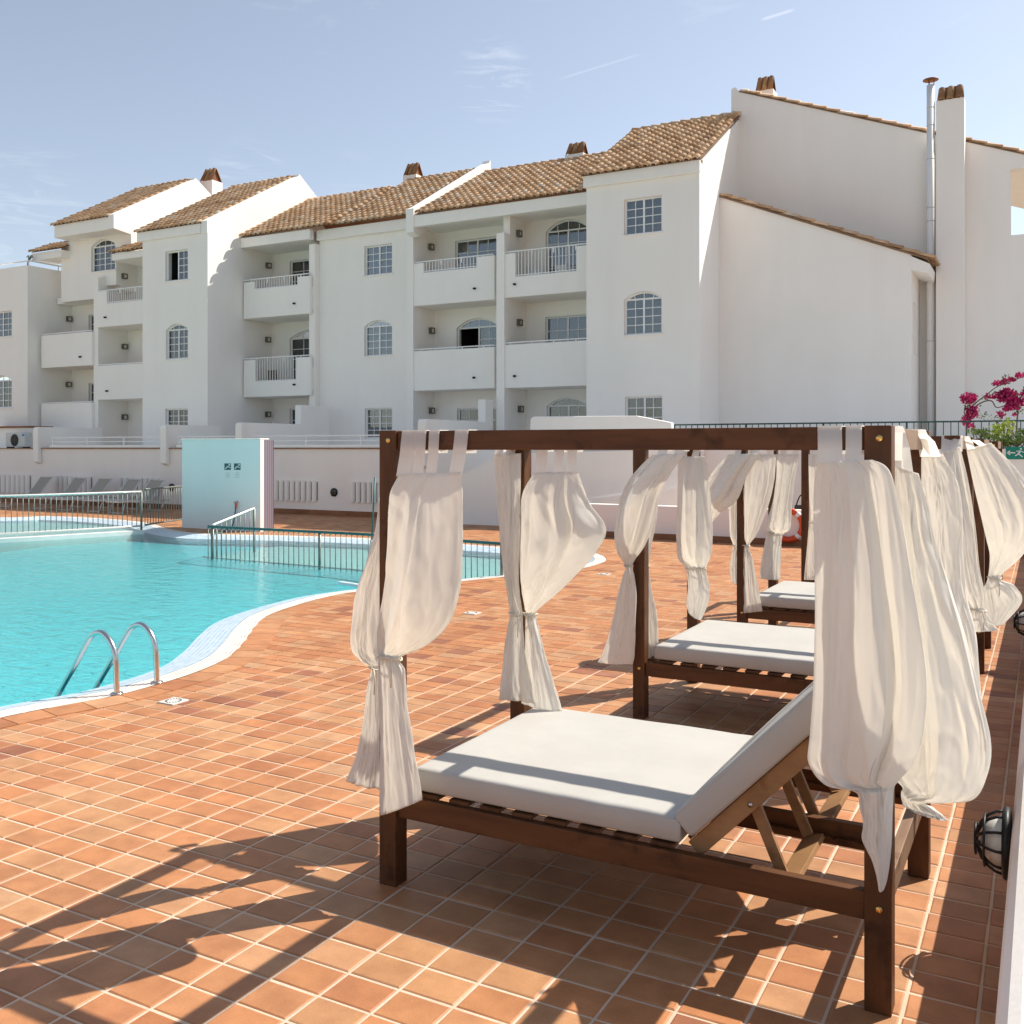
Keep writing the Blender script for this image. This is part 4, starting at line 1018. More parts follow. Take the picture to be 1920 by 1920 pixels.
# ---- centre block: one balcony bay, one window bay
CL, CM, CR, CY, CB = -26.0, -22.70, -18.52, 27.3, 28.5
bC = thing('apartment_block', 'white centre block with one balcony column left of a stack of windows', 'building', ((CL+CR)/2, 28.5, TZ), 'terraced white apartment blocks')
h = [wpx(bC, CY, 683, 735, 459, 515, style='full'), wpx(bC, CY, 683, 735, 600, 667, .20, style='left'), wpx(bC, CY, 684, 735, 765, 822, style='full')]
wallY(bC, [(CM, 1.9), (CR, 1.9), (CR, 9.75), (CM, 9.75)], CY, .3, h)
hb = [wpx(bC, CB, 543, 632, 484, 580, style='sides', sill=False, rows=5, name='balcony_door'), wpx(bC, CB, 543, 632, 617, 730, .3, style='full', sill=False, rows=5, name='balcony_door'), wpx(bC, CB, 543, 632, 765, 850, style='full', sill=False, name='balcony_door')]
wallY(bC, [(CL, 1.9), (CM+.3, 1.9), (CM+.3, 9.75), (CL, 9.75)], CB, .3, hb)
wallX(bC, [(CY+.301, 1.9), (CB-.001, 1.9), (CB-.001, 9.6), (CY+.301, 9.6)], CM+.001, CM+.28, name='partition_wall')
MB().box(CM-.28, CM-.001, 27.06, 27.55, 2.0, onY(605, 455, 27.1).z).build('partition_wall', 'stucco', bC, bevel=.02)
MB().box(CL+.001, CM-.3, 27.02, CB-.002, 9.4, 9.74).build('soffit', 'stucco', bC)
MB().box(CL+.001, CM-.02, 26.80, 27.019, 9.36, 9.72).build('cornice', 'stucco', bC, bevel=.02)
MB().box(CM+.01, CR+.1, 27.12, CY-.001, 9.36, 9.72).build('cornice', 'stucco', bC, bevel=.02)
balcony(bC, 26.9, [(457,530),(477,528),(477,543),(558,534),(558,519),(581,516),(581,588),(456,598)], CB, ((457,527),(580,512)), bars=(477,558,525,539), ret=27.3, spout=(553,569), x_end=CM-.29)
balcony(bC, 26.9, [(457,676),(478,675),(478,717),(555,711),(555,670),(582,668),(582,741),(456,745)], CB, ((457,674),(580,665)), bars=(478,555,672,714), ret=27.3, spout=(553,721), x_end=CM-.29)
for a, b in ((504,498),(503,637),(503,777)): box_lamp(bC, a, b, CL)
roof(bC, (CL+.04, 26.72, 9.74), (-21.8, 26.72, 9.74), (CL+.04, 30.5, 11.86))
roof(bC, (-21.8, 26.92, 9.76), (CR+.1, 26.92, 9.76), (-21.8, 31.5, 12.36))
wallX(bC, [(30.5, 11.8), (35, 9.6), (35, 9.4), (30.5, 11.6)], CL, -21.81, mat='skirting', name='back_roof')
wallX(bC, [(31.5, 12.3), (36, 9.8), (36, 9.6), (31.5, 12.1)], -21.8, CR, mat='skirting', name='back_roof')
chimney(bC, -21.7, 31.75, 11.4, 12.62, .62, .55, .55)

# ---- left-of-centre block: windows and the sunlit gable
AL, AR, AY = -29.3, -26.0, 25.2
bA = thing('apartment_block', 'white block with a sunlit gable side and one open dark window', 'building', ((AL+AR)/2, AY+2, TZ), 'terraced white apartment blocks')
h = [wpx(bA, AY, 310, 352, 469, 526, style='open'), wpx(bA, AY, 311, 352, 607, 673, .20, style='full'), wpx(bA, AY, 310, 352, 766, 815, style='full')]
wallY(bA, [(AL, 1.9), (AR, 1.9), (AR, 9.95), (AL, 9.95)], AY, .3, h)
gp = [(AY+.301, 1.9), (34.5, 1.9), (34.5, 10.1), (30.08, 12.86), (30.0, 12.86), (30.0, 12.79), (AY-.02, 10.05), (AY-.02, 9.62), (AY+.301, 9.5)]
wallX(bA, gp, AR-.3, AR-.001)
wallX(bA, [(AY+.301, 1.9), (34.5, 1.9), (34.5, 10.0), (30.0, 12.55), (AY+.301, 10.0)], AL+.001, AL+.3)
MB().box(AL-.2, AR-.301, AY-.10, AY-.001, 9.62, 9.965).build('cornice', 'stucco', bA, bevel=.02)
roof(bA, (AL-.26, AY-.14, 9.94), (AR-.28, AY-.14, 9.94), (AL-.26, 30.0, 12.74))
wallX(bA, [(30.05, 12.7), (34.5, 10.1), (34.5, 9.9), (30.05, 12.5)], AL-.2, AR-.31, mat='skirting', name='back_roof')

# ---- narrow balcony tower and the far-left blocks
TL, TY_, TB = -32.4, 25.6, 27.0
bT = thing('balcony_tower', 'narrow white balcony column with small tiled canopy, left of the sunlit gable block', 'building', ((TL+AL)/2, 26.3, TZ), 'terraced white apartment blocks')
wallY(bT, [(TL-.1, 1.9), (AL, 1.9), (AL, 9.3), (TL-.1, 9.3)], TB, .3)
wallX(bT, [(25.62, 1.9), (TB-.001, 1.9), (TB-.001, 9.3), (26.2, 9.3), (26.1, 8.75), (25.62, 8.6)], TL-.12, TL+.14, name='partition_wall')
balcony(bT, TY_, [(183,547),(200,545),(200,567),(268,564),(268,607),(181,614)], TB, ((184,547),(268,536)), bars=(200,268,542,565), spout=(199,595), posts=3)
balcony(bT, TY_, [(180,686),(268,681),(268,747),(178,750)], TB, ((182,685),(268,679)), spout=(202,733), posts=3)
for a, b in ((234,650),(234,782)): box_lamp(bT, a, b, TL+.14)
MB().box(TL+.141, -31.70, 26.305, TB-.001, 8.2, 9.62).build('pier', 'stucco', bT)
box_lamp(bT, 234, 518, -31.70)
x0 = xY(209, 25.4); zc = onY(237, 478, 25.4).z
MB().box(x0, AL-.001, 25.4, TB-.002, zc-.14, zc+.12).build('canopy_slab', 'stucco', bT, bevel=.02)
roof(bT, (x0-.05, 25.34, zc+.13), (AL-.02, 25.34, zc+.13), (x0-.05, 26.35, zc+.62), ridge=False)

BL, BR_, BY = -34.95, -30.86, 26.0
bB = thing('apartment_block', 'rear white block with an arched top window, tiled eave and tall chimney', 'building', ((BL+BR_)/2, 28, TZ), 'terraced white apartment blocks')
h = [wpx(bB, BY, 171, 216, 448, 508, .26, style='left')]
zu = onY(150, 563, BY).z
wallY(bB, [(BL, zu), (TL-.13, zu), (TL-.13, 8.35), (-31.7, 8.35), (-31.7, 9.5), (BR_, 9.5), (BR_, 10.3), (BL, 10.3)], BY, .3, h)
wallX(bB, [(BY+.301, 9.32), (34, 9.32), (34, 10.4), (29.28, 13.16), (29.2, 13.16), (29.2, 13.11), (25.2, 10.83), (25.2, 10.30), (BY-.001, 10.22), (BY+.301, 10.1)], BR_-.3, BR_-.001)
MB().box(-34.3, BR_-.301, 25.2, 25.95, 10.28, 10.775).build('cornice', 'stucco', bB, bevel=.02)
roof(bB, (-34.4, 25.14, 10.74), (BR_-.28, 25.14, 10.74), (-34.4, 29.2, 13.06))
wallX(bB, [(29.2, 13.0), (34, 10.5), (34, 10.3), (29.2, 12.8)], -34.4, BR_-.31, mat='skirting', name='back_roof')
MB().box(BL-1.3, -34.42, 25.6, 26.6, 9.62, 9.92).build('canopy_slab', 'stucco', bB, bevel=.02)
roof(bB, (BL-1.35, 25.54, 9.95), (-34.45, 25.54, 9.95), (BL-1.35, 26.6, 10.45), ridge=False)
cc = onY(396, 372, 30.9)
chimney(bB, cc.x, 30.9, 10.6, onY(396, 342, 30.9).z, .72, .6, .62)
hb = [wpx(bB, 27.02, 166, 215, 588, 670, style='right', sill=False, rows=5, name='balcony_door'), wpx(bB, 27.02, 166, 215, 717, 800, style='right', sill=False, rows=5, name='balcony_door')]
wallY(bB, [(-35.649, 1.9), (TL-.125, 1.9), (TL-.125, zu+.1), (-35.649, zu+.1)], 27.02, .3, hb)
MB().box(-35.6, TL-.13, 26.301, 27.019, zu+.004, zu+.25).build('soffit', 'stucco', bB)
balcony(bB, 25.5, [(77,629),(172,622),(172,685),(77,690)], 27.0, ((77,628),(172,619)), ret=26.6, spout=(152,669))
balcony(bB, 25.5, [(77,758),(172,754),(172,803),(77,808)], 27.0, ((77,757),(172,752)), ret=26.6)
for a, b in ((130,598),(129,721)): box_lamp(bB, a, b, -35.65)

b0 = thing('apartment_block', 'flat-roofed white block at the far left edge with a roof rail', 'building', (-40, 27, TZ), 'terraced white apartment blocks')
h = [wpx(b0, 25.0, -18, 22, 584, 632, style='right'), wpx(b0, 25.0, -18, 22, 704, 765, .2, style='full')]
wallY(b0, [(-47, 1.9), (-35.65, 1.9), (-35.65, 9.3), (-47, 9.3)], 25.0, .3, h)
wallX(b0, [(25.301, 1.9), (30, 1.9), (30, 9.3), (25.301, 9.3)], -35.95, -35.651)
MB().box(-47, -35.96, 25.31, 30, 9.0, 9.2).build('flat_roof', 'stucco', b0)
m = MB(); m.tube([(-47, 25.15, 9.52), (-35.8, 25.15, 9.52), (-35.8, 30, 9.52)], .03, 8)
for x in (-46, -44, -42, -40, -38, -35.8): m.tube([(x, 25.15, 9.28), (x, 25.15, 9.52)], .02, 6)
for y in (26.5, 28, 29.8): m.tube([(-35.8, y, 9.28), (-35.8, y, 9.52)], .02, 6)
m.build('roof_rail', 'paint_white', b0, True)

# ---- gable wing: upper blank gable, lower blank gable, stack, flue
WY, LY = 29.9, 27.9
bW = thing('gable_wing', 'large blank white gable wing at the right with sloping tiled verges', 'building', (-3, 30, TZ), None)
hole = [(xY(1895, WY), onY(1907, 440, WY).z), (.05, onY(1907, 440, WY).z), (.05, onY(1907, 316, WY).z), (xY(1895, WY), onY(1907, 316, WY).z)]
def rk(x): return 13.02-(x+8.35)*.392
wallY(bW, [(-8.55, .0), (4, .0), (4, rk(4)), (-8.30, rk(-8.35)), (-8.42, rk(-8.35)+.16), (-8.55, rk(-8.35)+.12)], WY, .35, [hole], mat='stucco')
roof(bW, (4.0, WY-.03, rk(4)+.04), (4.0, WY+6.5, rk(4)+.04), (-8.3, WY-.03, rk(-8.3)+.04), sp=.24, row=.42, ridge=False)
MB().box(-8.50, -8.2, WY+.36, WY+6.5, 0, rk(-8.3)-.2).build('wall', 'stucco', bW)
MB().prism([(4, rk(4)-.06), (-8.15, rk(-8.15)-.06), (-8.15, rk(-8.15)-.12), (4, rk(4)-.12)], 'y', WY+.355, WY+6.4).build('ceiling', 'stucco', bW)
def rl(x): return 9.33-(x+8.32)*.418
LX = -3.12
hl = []
wallY(bW, [(RR+.001, .0), (LX, .0), (LX, rl(LX)-.02), (RR+.001, rl(RR)-.02)], LY, .3, mat='stucco')
nz0, nz1 = onX(1694, 650, LX).z, onX(1694, 545, LX).z
ns = [(LY+.45, nz0), (LY+1.2, nz0), (LY+1.2, nz1), (LY+.45, nz1)]
wallX(bW, [(LY+.301, 0), (WY-.001, 0), (WY-.001, rl(LX)-.03), (LY+.301, rl(LX)-.03)], LX-.3, LX-.001, [ns])
MB().box(LX-.26, LX-.20, ns[0][0]-.01, ns[1][0]+.01, ns[0][1]-.01, ns[2][1]+.01).build('shutter', 'stucco', bW)
MB().prism([(LX, rl(LX)-.42), (LX+.42, rl(LX)-.55), (LX+.45, rl(LX)-.30), (LX, rl(LX)-.06)], 'y', LY-.02, WY-.002).build('cornice', 'stucco', bW)
roof(bW, (LX+.5, LY-.06, rl(LX+.5)+.03), (LX+.5, WY-.01, rl(LX+.5)+.03), (RR+.02, LY-.06, rl(RR)+.03), sp=.24, row=.42, ridge=False, thick=.05)
xa, xb = xY(1755, 29.35), xY(1808, 29.35); zt = onY(1780, 186, 29.35).z
chimney(bW, (xa+xb)/2, 29.62, 0, zt, xb-xa, .54, .46, 'chimney_stack')
chimney(bW, -8.0, 32.0, 12.0, onY(1424, 176, 32).z, .60, .55, .55)
fx = xY(1745, 29.6); fz = onY(1745, 160, 29.6).z
fl = MB().tube([(fx, 29.6, 1.2), (fx, 29.6, fz)], .105, 16).build('flue_pipe', 'paint_white', bW, True)
m = MB()
for py in (203, 236, 299, 390, 415, 520, 640): m.tube([(fx, 29.6, onY(1745, py, 29.6).z-.012), (fx, 29.6, onY(1745, py, 29.6).z+.012)], .110, 16)
m.build('collar', 'ac_grey', fl, True)
m = MB().tube([(fx, 29.6, fz+.14), (fx, 29.6, fz+.16), (fx, 29.6, fz+.20)], [.21, .20, .02], 18)
for k in range(3): m.tube([(fx+.08*math.cos(k*2.1), 29.6+.08*math.sin(k*2.1), fz-.02), (fx+.09*math.cos(k*2.1), 29.6+.09*math.sin(k*2.1), fz+.15)], .012, 6)
m.build('rain_cap', 'skirting', fl, True)

# ================================================================== TERRACE AND RETAINING WALLS
o = MB().box(-47, -3.2, 23.20, 31, 1.70, 1.99).build('terrace', 'stucco'); struct(o, 'raised terrace in front of the apartments')
rw = thing('retaining_wall', 'long bounce-tinted white retaining wall behind the pool with tiled skirting', 'wall', (-25, 22.9, 0))
MB().box(-47, -3.3, 22.9, 23.199, -.3, 1.97).build('wall', 'stucco_bounce', rw)
for k in range(150):
    x0 = -47+k*.29
    if x0 > -3.6: break
    if not (-20 < pix((x0, 22.9, 0))[0] < 1940): continue
    MB().box(x0+.003, x0+.287, 22.886, 22.8995, 0, .15).build('skirting_tile', 'skirting', rw)
MB().box(-47, -14.2, 22.84, 23.19, 1.972, 2.0).build('coping', 'skirting', rw)
def fin(X, y_step, y_back, ztop, zstep, label):
    t = thing('terrace_partition', label, 'wall', (X, 22.8, 1.5), 'white partition walls between the terraces')
    pl = [(22.72, 1.50), (22.895, 1.42), (22.895, 1.95), (23.2, 2.001), (y_back, 2.001), (y_back, zstep), (y_step, zstep), (y_step-.01, ztop), (22.80, ztop), (22.74, ztop-.03), (22.72, ztop-.10)]
    MB().prism(pl, 'x', X-.13, X+.13).build('wall', 'stucco', t, bevel=.03)
fin(xY(70, 22.8), 25.0, 25.49, 2.76, 2.80, 'white terrace partition at the far left beside the air conditioner')
fin(xY(309, 22.8), 25.0, 25.19, 2.77, 2.78, 'white terrace partition just left of the mint shower wall')
fin(xY(450, 22.8), 25.5, 27.0, 2.80, 3.45, 'stepped white terrace partition right above the mint shower wall')
fin(xY(793, 22.8), 26.05, 26.55, 2.81, 3.50, 'stepped white terrace partition above the left end of the nearest canopy beam')
o = MB().prism([(xY(993, 22.8)+.0, 2.0), (-8.0, 2.0), (-8.0, 2.62), (-8.9, 2.80), (xY(993, 22.8)+.12, 2.83), (xY(993, 22.8)+.02, 2.76)], 'y', 22.78, 23.0).build('terrace_parapet', 'stucco', bevel=.03)
tag(o, 'long white terrace parapet below the tall block', 'wall')
def trail_rail(xa, xb, label):
    t = thing('terrace_railing', label, 'railing', (xa, 23.0, 2.0), 'white tube railings on the terrace edge')
    MB().box(xa, xb, 22.90, 23.12, 2.001, 2.10).build('kerb', 'stucco', t, bevel=.02)
    m = MB().bar((xa, 23.0, 2.37), (xb, 23.0, 2.37), .05, .04); m.build('handrail', 'paint_white', t)
    m = MB().bar((xa, 23.0, 2.22), (xb, 23.0, 2.22), .03, .03); m.build('mid_rail', 'paint_white', t)
    n = max(2, int((xb-xa)/1.7))
    for k in range(n+1):
        xx = xa+.06+(xb-xa-.12)*k/n; MB().box(xx-.02, xx+.02, 22.98, 23.02, 2.10, 2.35).build('post', 'paint_white', t)
trail_rail(xY(93, 22.9), xY(302, 22.9), 'white terrace railing left above the vent blocks')
trail_rail(xY(330, 22.9), xY(444, 22.9), 'white terrace railing just over the mint shower wall')
trail_rail(xY(472, 22.9), xY(786, 22.9), 'white terrace railing behind the top of the left front bed post')
# wall pieces right of the pool: stair flank and low wall
o = MB().prism([(xY(860, 21.9), 0), (-7.2, 0), (-7.2, 1.98), (xY(945, 21.9), 1.86), (xY(862, 21.9), 1.27)], 'y', 21.9, 22.88).build('stair_flank', 'stucco'); tag(o, 'white sloping stair flank wall behind the rear left curtains', 'wall')
o = MB().box(xY(1085, 20.3), .3, 20.3, 20.55, -.2, .735).build('garden_wall', 'stucco_bounce', bevel=.02); tag(o, 'low white garden wall with a bright top behind the second and third beds', 'wall')
sk = MB().box(xY(1085, 20.3)+.01, -.15, 20.285, 20.299, 0, .13).build('skirting_strip', 'skirting'); tag(sk, 'brown tile skirting strip at the foot of the low garden wall', 'skirting')
hr = thing('ramp_handrail', 'thin white handrail rising behind the low garden wall', 'handrail', (xY(1105, 21.4), 21.4, .74))
MB().bar(onY(1100, 935, 21.4), onY(1300, 908, 21.4), .045, .045).build('rail', 'paint_white', hr)
for px_, py_ in ((1108, 934), (1290, 909)):
    p = onY(px_, py_, 21.4); MB().box(p.x-.02, p.x+.02, 21.38, 21.42, 0, p.z-.024).build('post', 'paint_white', hr)
# planter wall, hedge and green railing at the right
pwl = MB().box(-3.2, 4, 21.6, 23.3, -.2, 1.98).build('planter_wall', 'stucco'); tag(pwl, 'white planter wall at the far right under the hedge', 'wall')
gr = thing('green_railing', 'dark green metal railing below the bougainvillea', 'railing', (-4, 23.4, 1.6))
a, b = onY(1139, 799, 23.4), onY(1990, 787, 23.4); zr = (a.z+b.z)/2
MB().bar((a.x, 23.4, zr), (b.x, 23.4, zr), .05, .035).build('handrail', 'rail_green', gr)
MB().bar((a.x, 23.4, 2.12), (b.x, 23.4, 2.12), .03, .03).build('bottom_rail', 'rail_green', gr)
n = int((b.x-a.x)/.15)
for k in range(n+1):
    x = a.x+(b.x-a.x)*k/n
    if k % 12 == 0: MB().box(x-.02, x+.02, 23.38, 23.42, 1.99, zr-.018).build('post', 'rail_green', gr)
    else: MB().box(x-.009, x+.009, 23.391, 23.409, 2.136, zr-.018).build('bar', 'rail_green', gr)
MB().box(-9, 4, 23.31, 29.8, 1.7, 1.985).build('terrace', 'stucco')['kind'] = 'structure'
es = thing('exit_sign', 'green emergency exit sign with a running figure on the far right wall', 'sign', onY(1905, 849, 21.59))
p0, p1 = onY(1886, 861, 21.59), onY(1926, 838, 21.59)
MB().box(p0.x, p1.x, 21.575, 21.599, p0.z, p1.z).build('plate', 'sign_green', es)
m = MB(); cx, cz = onY(1912, 849, 21.57).x, onY(1912, 849, 21.57).z; yy = 21.572
m.bar((cx+.01, yy, cz+.04), (cx-.02, yy, cz-.02), .004, .03, (1, 0, .4)); m.bar((cx-.02, yy, cz-.02), (cx-.08, yy, cz-.06), .004, .02); m.bar((cx-.02, yy, cz-.02), (cx+.05, yy, cz-.08), .004, .02)
m.bar((cx+.01, yy, cz+.04), (cx+.07, yy, cz+.01), .004, .016); m.bar((cx+.01, yy, cz+.04), (cx-.06, yy, cz+.03), .004, .016); m.tube([(cx+.02, yy-.002, cz+.075), (cx+.02, yy+.002, cz+.075)], .018, 10)
m.build('running_figure', 'white_plastic', es)
m = MB(); ax = onY(1896, 849, 21.57).x
m.bar((ax-.06, yy, cz), (ax+.07, yy, cz), .004, .022); m.bar((ax-.07, yy, cz), (ax-.02, yy, cz+.04), .004, .02, (0, 0, 1)); m.bar((ax-.07, yy, cz), (ax-.02, yy, cz-.04), .004, .02, (0, 0, 1))
m.build('arrow', 'white_plastic', es)

def balcony_chair(px, py, Y, mat, label, s=1.0):
    c = onY(px, py, Y); x, z = c.x, c.z
    t = thing('balcony_chair', label, 'chair', (x, Y, z))
    MB().box(x-.24*s, x+.24*s, Y-.22, Y+.22, z+.40*s, z+.44*s).build('seat', mat, t, bevel=.01)
    MB().prism([(x-.24*s, z+.44*s), (x+.24*s, z+.44*s), (x+.20*s, z+.88*s), (x-.20*s, z+.88*s)], 'y', Y+.20, Y+.235).build('backrest', mat, t, bevel=.01)
    for dx in (-.20, .20):
        for dy in (-.18, .18): MB().box(x+dx*s-.02, x+dx*s+.02, Y+dy-.02, Y+dy+.02, z, z+.40*s).build('leg', mat, t)
def floor_py(px, Y, zf): return HY-(zf-EYE)*F*ray(px, HY).y/Y
zf = onY(1018, 552, D2F).z+.171
balcony_chair(1000, floor_py(1000, 27.4, zf), 27.4, 'white_plastic', 'white plastic chair on the top balcony beside the tall block, left one')
balcony_chair(1046, floor_py(1046, 27.4, zf), 27.4, 'white_plastic', 'white plastic chair on the top balcony beside the tall block, right one')
zf = onY(518, 743, 26.9).z+.171
balcony_chair(503, floor_py(503, 27.6, zf), 27.6, 'wicker', 'brown wicker chair behind the bars of the middle balcony, centre block')

# ================================================================== POOLSIDE THINGS
# shower wall
SY = 17.6
sx0, sx1 = xY(341, SY), xY(487, SY); sz = onY(487, 823, SY).z
sw = thing('shower_wall', 'pale mint rendered shower wall standing beside the pool', 'wall', ((sx0+sx1)/2, SY, 0))
MB().box(sx0, sx1, SY, SY+.30, -.1, sz-.02).build('panel', 'stucco_mint', sw, bevel=.012)
MB().box(sx0-.02, sx1+.015, SY-.015, SY+.31, sz-.019, sz+.015).build('cap', 'stucco', sw, bevel=.01)
MB().box(sx1+.001, sx1+.016, SY+.004, SY+.13, -.1, sz-.025).build('end_face', 'stucco', sw)
MB().box(sx1+.001, sx1+.022, SY+.131, SY+.46, -.1, sz-.03).build('mosaic_column', 'mosaic_violet', sw)
def shower_sign(px, label):
    a, b = onY(px-6, 881, SY), onY(px+6, 869, SY)
    t = thing('shower_sign', label, 'sign', (a.x, SY-.005, a.z), 'teal signs on the shower wall')
    MB().box(a.x, b.x, SY-.006, SY-.001, a.z, b.z).build('plate', 'sign_teal', t)
    m = MB(); w = b.x-a.x; hh = b.z-a.z
    m.bar((a.x+w*.15, SY-.0075, a.z+hh*.15), (a.x+w*.50, SY-.0075, a.z+hh*.55), .002, hh*.16); m.bar((a.x+w*.5, SY-.0075, a.z+hh*.55), (a.x+w*.92, SY-.0075, a.z+hh*.35), .002, hh*.14)
    m.box(a.x+w*.66, a.x+w*.92, SY-.0085, SY-.0065, a.z+hh*.68, a.z+hh*.9)
    m.build('figure', 'white_plastic', t)
    m = MB()
    for k in range(4): m.box(a.x+w*.18, b.x-w*.18, SY-.0025, SY-.001, a.z-.08-k*.035, a.z-.067-k*.035)
    m.build('text_lines', 'ac_grey', t)
shower_sign(427, 'left of two small teal signs on the mint wall')
shower_sign(445, 'right of two small teal signs on the mint wall')
hp = thing('garden_hose', 'blue hose hanging from a red tap on the mint wall', 'hose', onY(443, 985, SY-.1))
a = onY(442, 946, SY-.06); 
MB().tube([a+Vector((0, .055, .06)), a+Vector((0, 0, .06)), a+Vector((-.05, 0, .055))], .018, 8).build('tap', 'steel', hp, True)
MB().tube([a+Vector((0, 0, .05)), a+Vector((0, 0, -.08))], .024, 8).build('connector', 'red_plastic', hp, True)
q = [a+Vector((0, 0, -.08)), a+Vector((-.02, -.02, -.3)), onY(436, 985, SY-.12), onY(425, 993, SY-.25), onZ(410, 1000, .02), onZ(395, 1002, .02)]
MB().tube([catmull(q, k/24) for k in range(25)], .016, 8).build('hose', 'hose_blue', hp, True)

# fences: rails, posts, every bar
def fence(name, label, pts, zt, zb, mat, railmat, sp, wr=.026, botrail=True, post_at=(), zwater=None, zt2=None):
    t = thing(name, label, 'fence', (*pts[0][:2], 0), 'metal bar fences around the shallow pool')
    P_ = [Vector((p[0], p[1], 0)) for p in pts]
    ln = [0]
    for i in range(1, len(P_)): ln.append(ln[-1]+(P_[i]-P_[i-1]).length)
    def at_(d):
        for i in range(1, len(P_)):
            if d <= ln[i]+1e-6: return P_[i-1].lerp(P_[i], (d-ln[i-1])/(ln[i]-ln[i-1]))
        return P_[-1]
    T = ln[-1]; e = zt if zt2 is None else zt2
    def zz(d): return zt+(e-zt)*d/T
    n = 16
    MB().tube([at_(T*k/n)+Vector((0, 0, zz(T*k/n))) for k in range(n+1)], wr, 8).build('top_rail', railmat, t, True)
    if botrail: MB().tube([at_(T*k/n)+Vector((0, 0, zb)) for k in range(n+1)], wr*.8, 8).build('bottom_rail', railmat, t, True)
    nb = int(T/sp); proto = None
    for k in range(nb+1):
        d = T*k/nb; p = at_(d)
        r = .009
        if any(abs(k-q) < .5 for q in [round(f*nb) for f in post_at]): MB().tube([(p.x, p.y, (zwater if zwater is not None else .0)), (p.x, p.y, zz(d)-.01)], .026, 10).build('post', mat, t, True)
        else: MB().tube([(p.x, p.y, zwater if zwater is not None and not botrail else zb), (p.x, p.y, zz(d)-.012)], r, 6).build('bar', mat, t, True)
d0 = [p for p in DIVC if p.x > -23.2]
fence('pool_fence', 'long curved metal bar fence left, between the two pools', [(p.x, p.y) for p in d0], .95, .13, 'fence_metal', 'fence_white', .115, post_at=(0, .5, 1.0), zwater=.03)
fence('pool_fence', 'short metal bar fence joining the mint wall', [(-19.10, 16.5), (-19.85, 18.4)], 1.0, .14, 'fence_metal', 'fence_metal', .13, post_at=(1.0,), zwater=-.05)
fence('pool_fence', 'low teal bar fence standing in the water behind the left front post', [(-14.5, 14.07), (-10.4, 13.9), (-7.35, 13.35)], .45, -.1, 'fence_metal', 'fence_teal', .125, botrail=False, post_at=(0.02, .40, .985), zwater=-.46, zt2=.50)
fence('pool_fence', 'short rising handrail fence at the pool steps before the mint wall', [(-14.5, 14.15), (-14.5, 15.35)], .46, .0, 'fence_metal', 'fence_white', .13, botrail=False, post_at=(1.0,), zwater=-.46, zt2=.74)

# pool ladder: two bent stainless handrails
ld = thing('pool_ladder', 'pair of bent stainless steel ladder handrails at the near pool edge', 'pool ladder', onZ(255, 1295))
def bow(fx, fy, tx, ty, px_, py_, wx, wy):
    f = onZ(fx, fy); e = onZ(wx, wy, -.06); hd = (e-f); hd.z = 0; L_ = hd.length; hd.normalize()
    def V(u, z): return f+hd*(u*L_)+Vector((0, 0, z))
    q = [f, V(.01, .20), V(.04, .34), V(.13, .435), V(.27, .482), V(.42, .45), V(.54, .36), V(.74, .17), e, e+(e-V(.54, .36)).normalized()*.5]
    m = MB().tube([catmull(q, k/60) for k in range(61)], .023, 12); m.build('handrail', 'steel', ld, True)
    MB().tube([f+Vector((0, 0, .007)), f+Vector((0, 0, .018))], .05, 16).build('flange', 'steel', ld, True)
bow(219, 1303, 0, 0, 0, 0, 115, 1292)
bow(294, 1282, 0, 0, 0, 0, 188, 1275)

# brush on a pole leaning in the water by the left post
br = thing('pool_brush', 'teal pool brush pole leaning in the water left of the front post', 'pool brush', onZ(688, 1095, -.05))
h0 = onZ(681, 1095, -.03); hd_ = onY(697, 1030, h0.y+.1); tp_ = onY(703, 895, h0.y+.25)
MB().tube([hd_+Vector((0, 0, .12)), tp_], .014, 8).build('pole', 'fence_teal', br, True)
MB().tube([hd_+Vector((0, 0, -.02)), hd_+Vector((0, 0, .14))], .028, 8).build('grip', 'ac_grey', br, True)
q = [hd_, onY(692, 1065, h0.y+.05), h0]
MB().tube([catmull(q, k/10) for k in range(11)], .010, 6).build('hose', 'black_metal', br, True)
a, b = onZ(637, 1093, -.03), onZ(690, 1101, -.03)
MB().bar(a, b, .07, .05).build('head', 'mosaic_edge', br, bevel=.01)

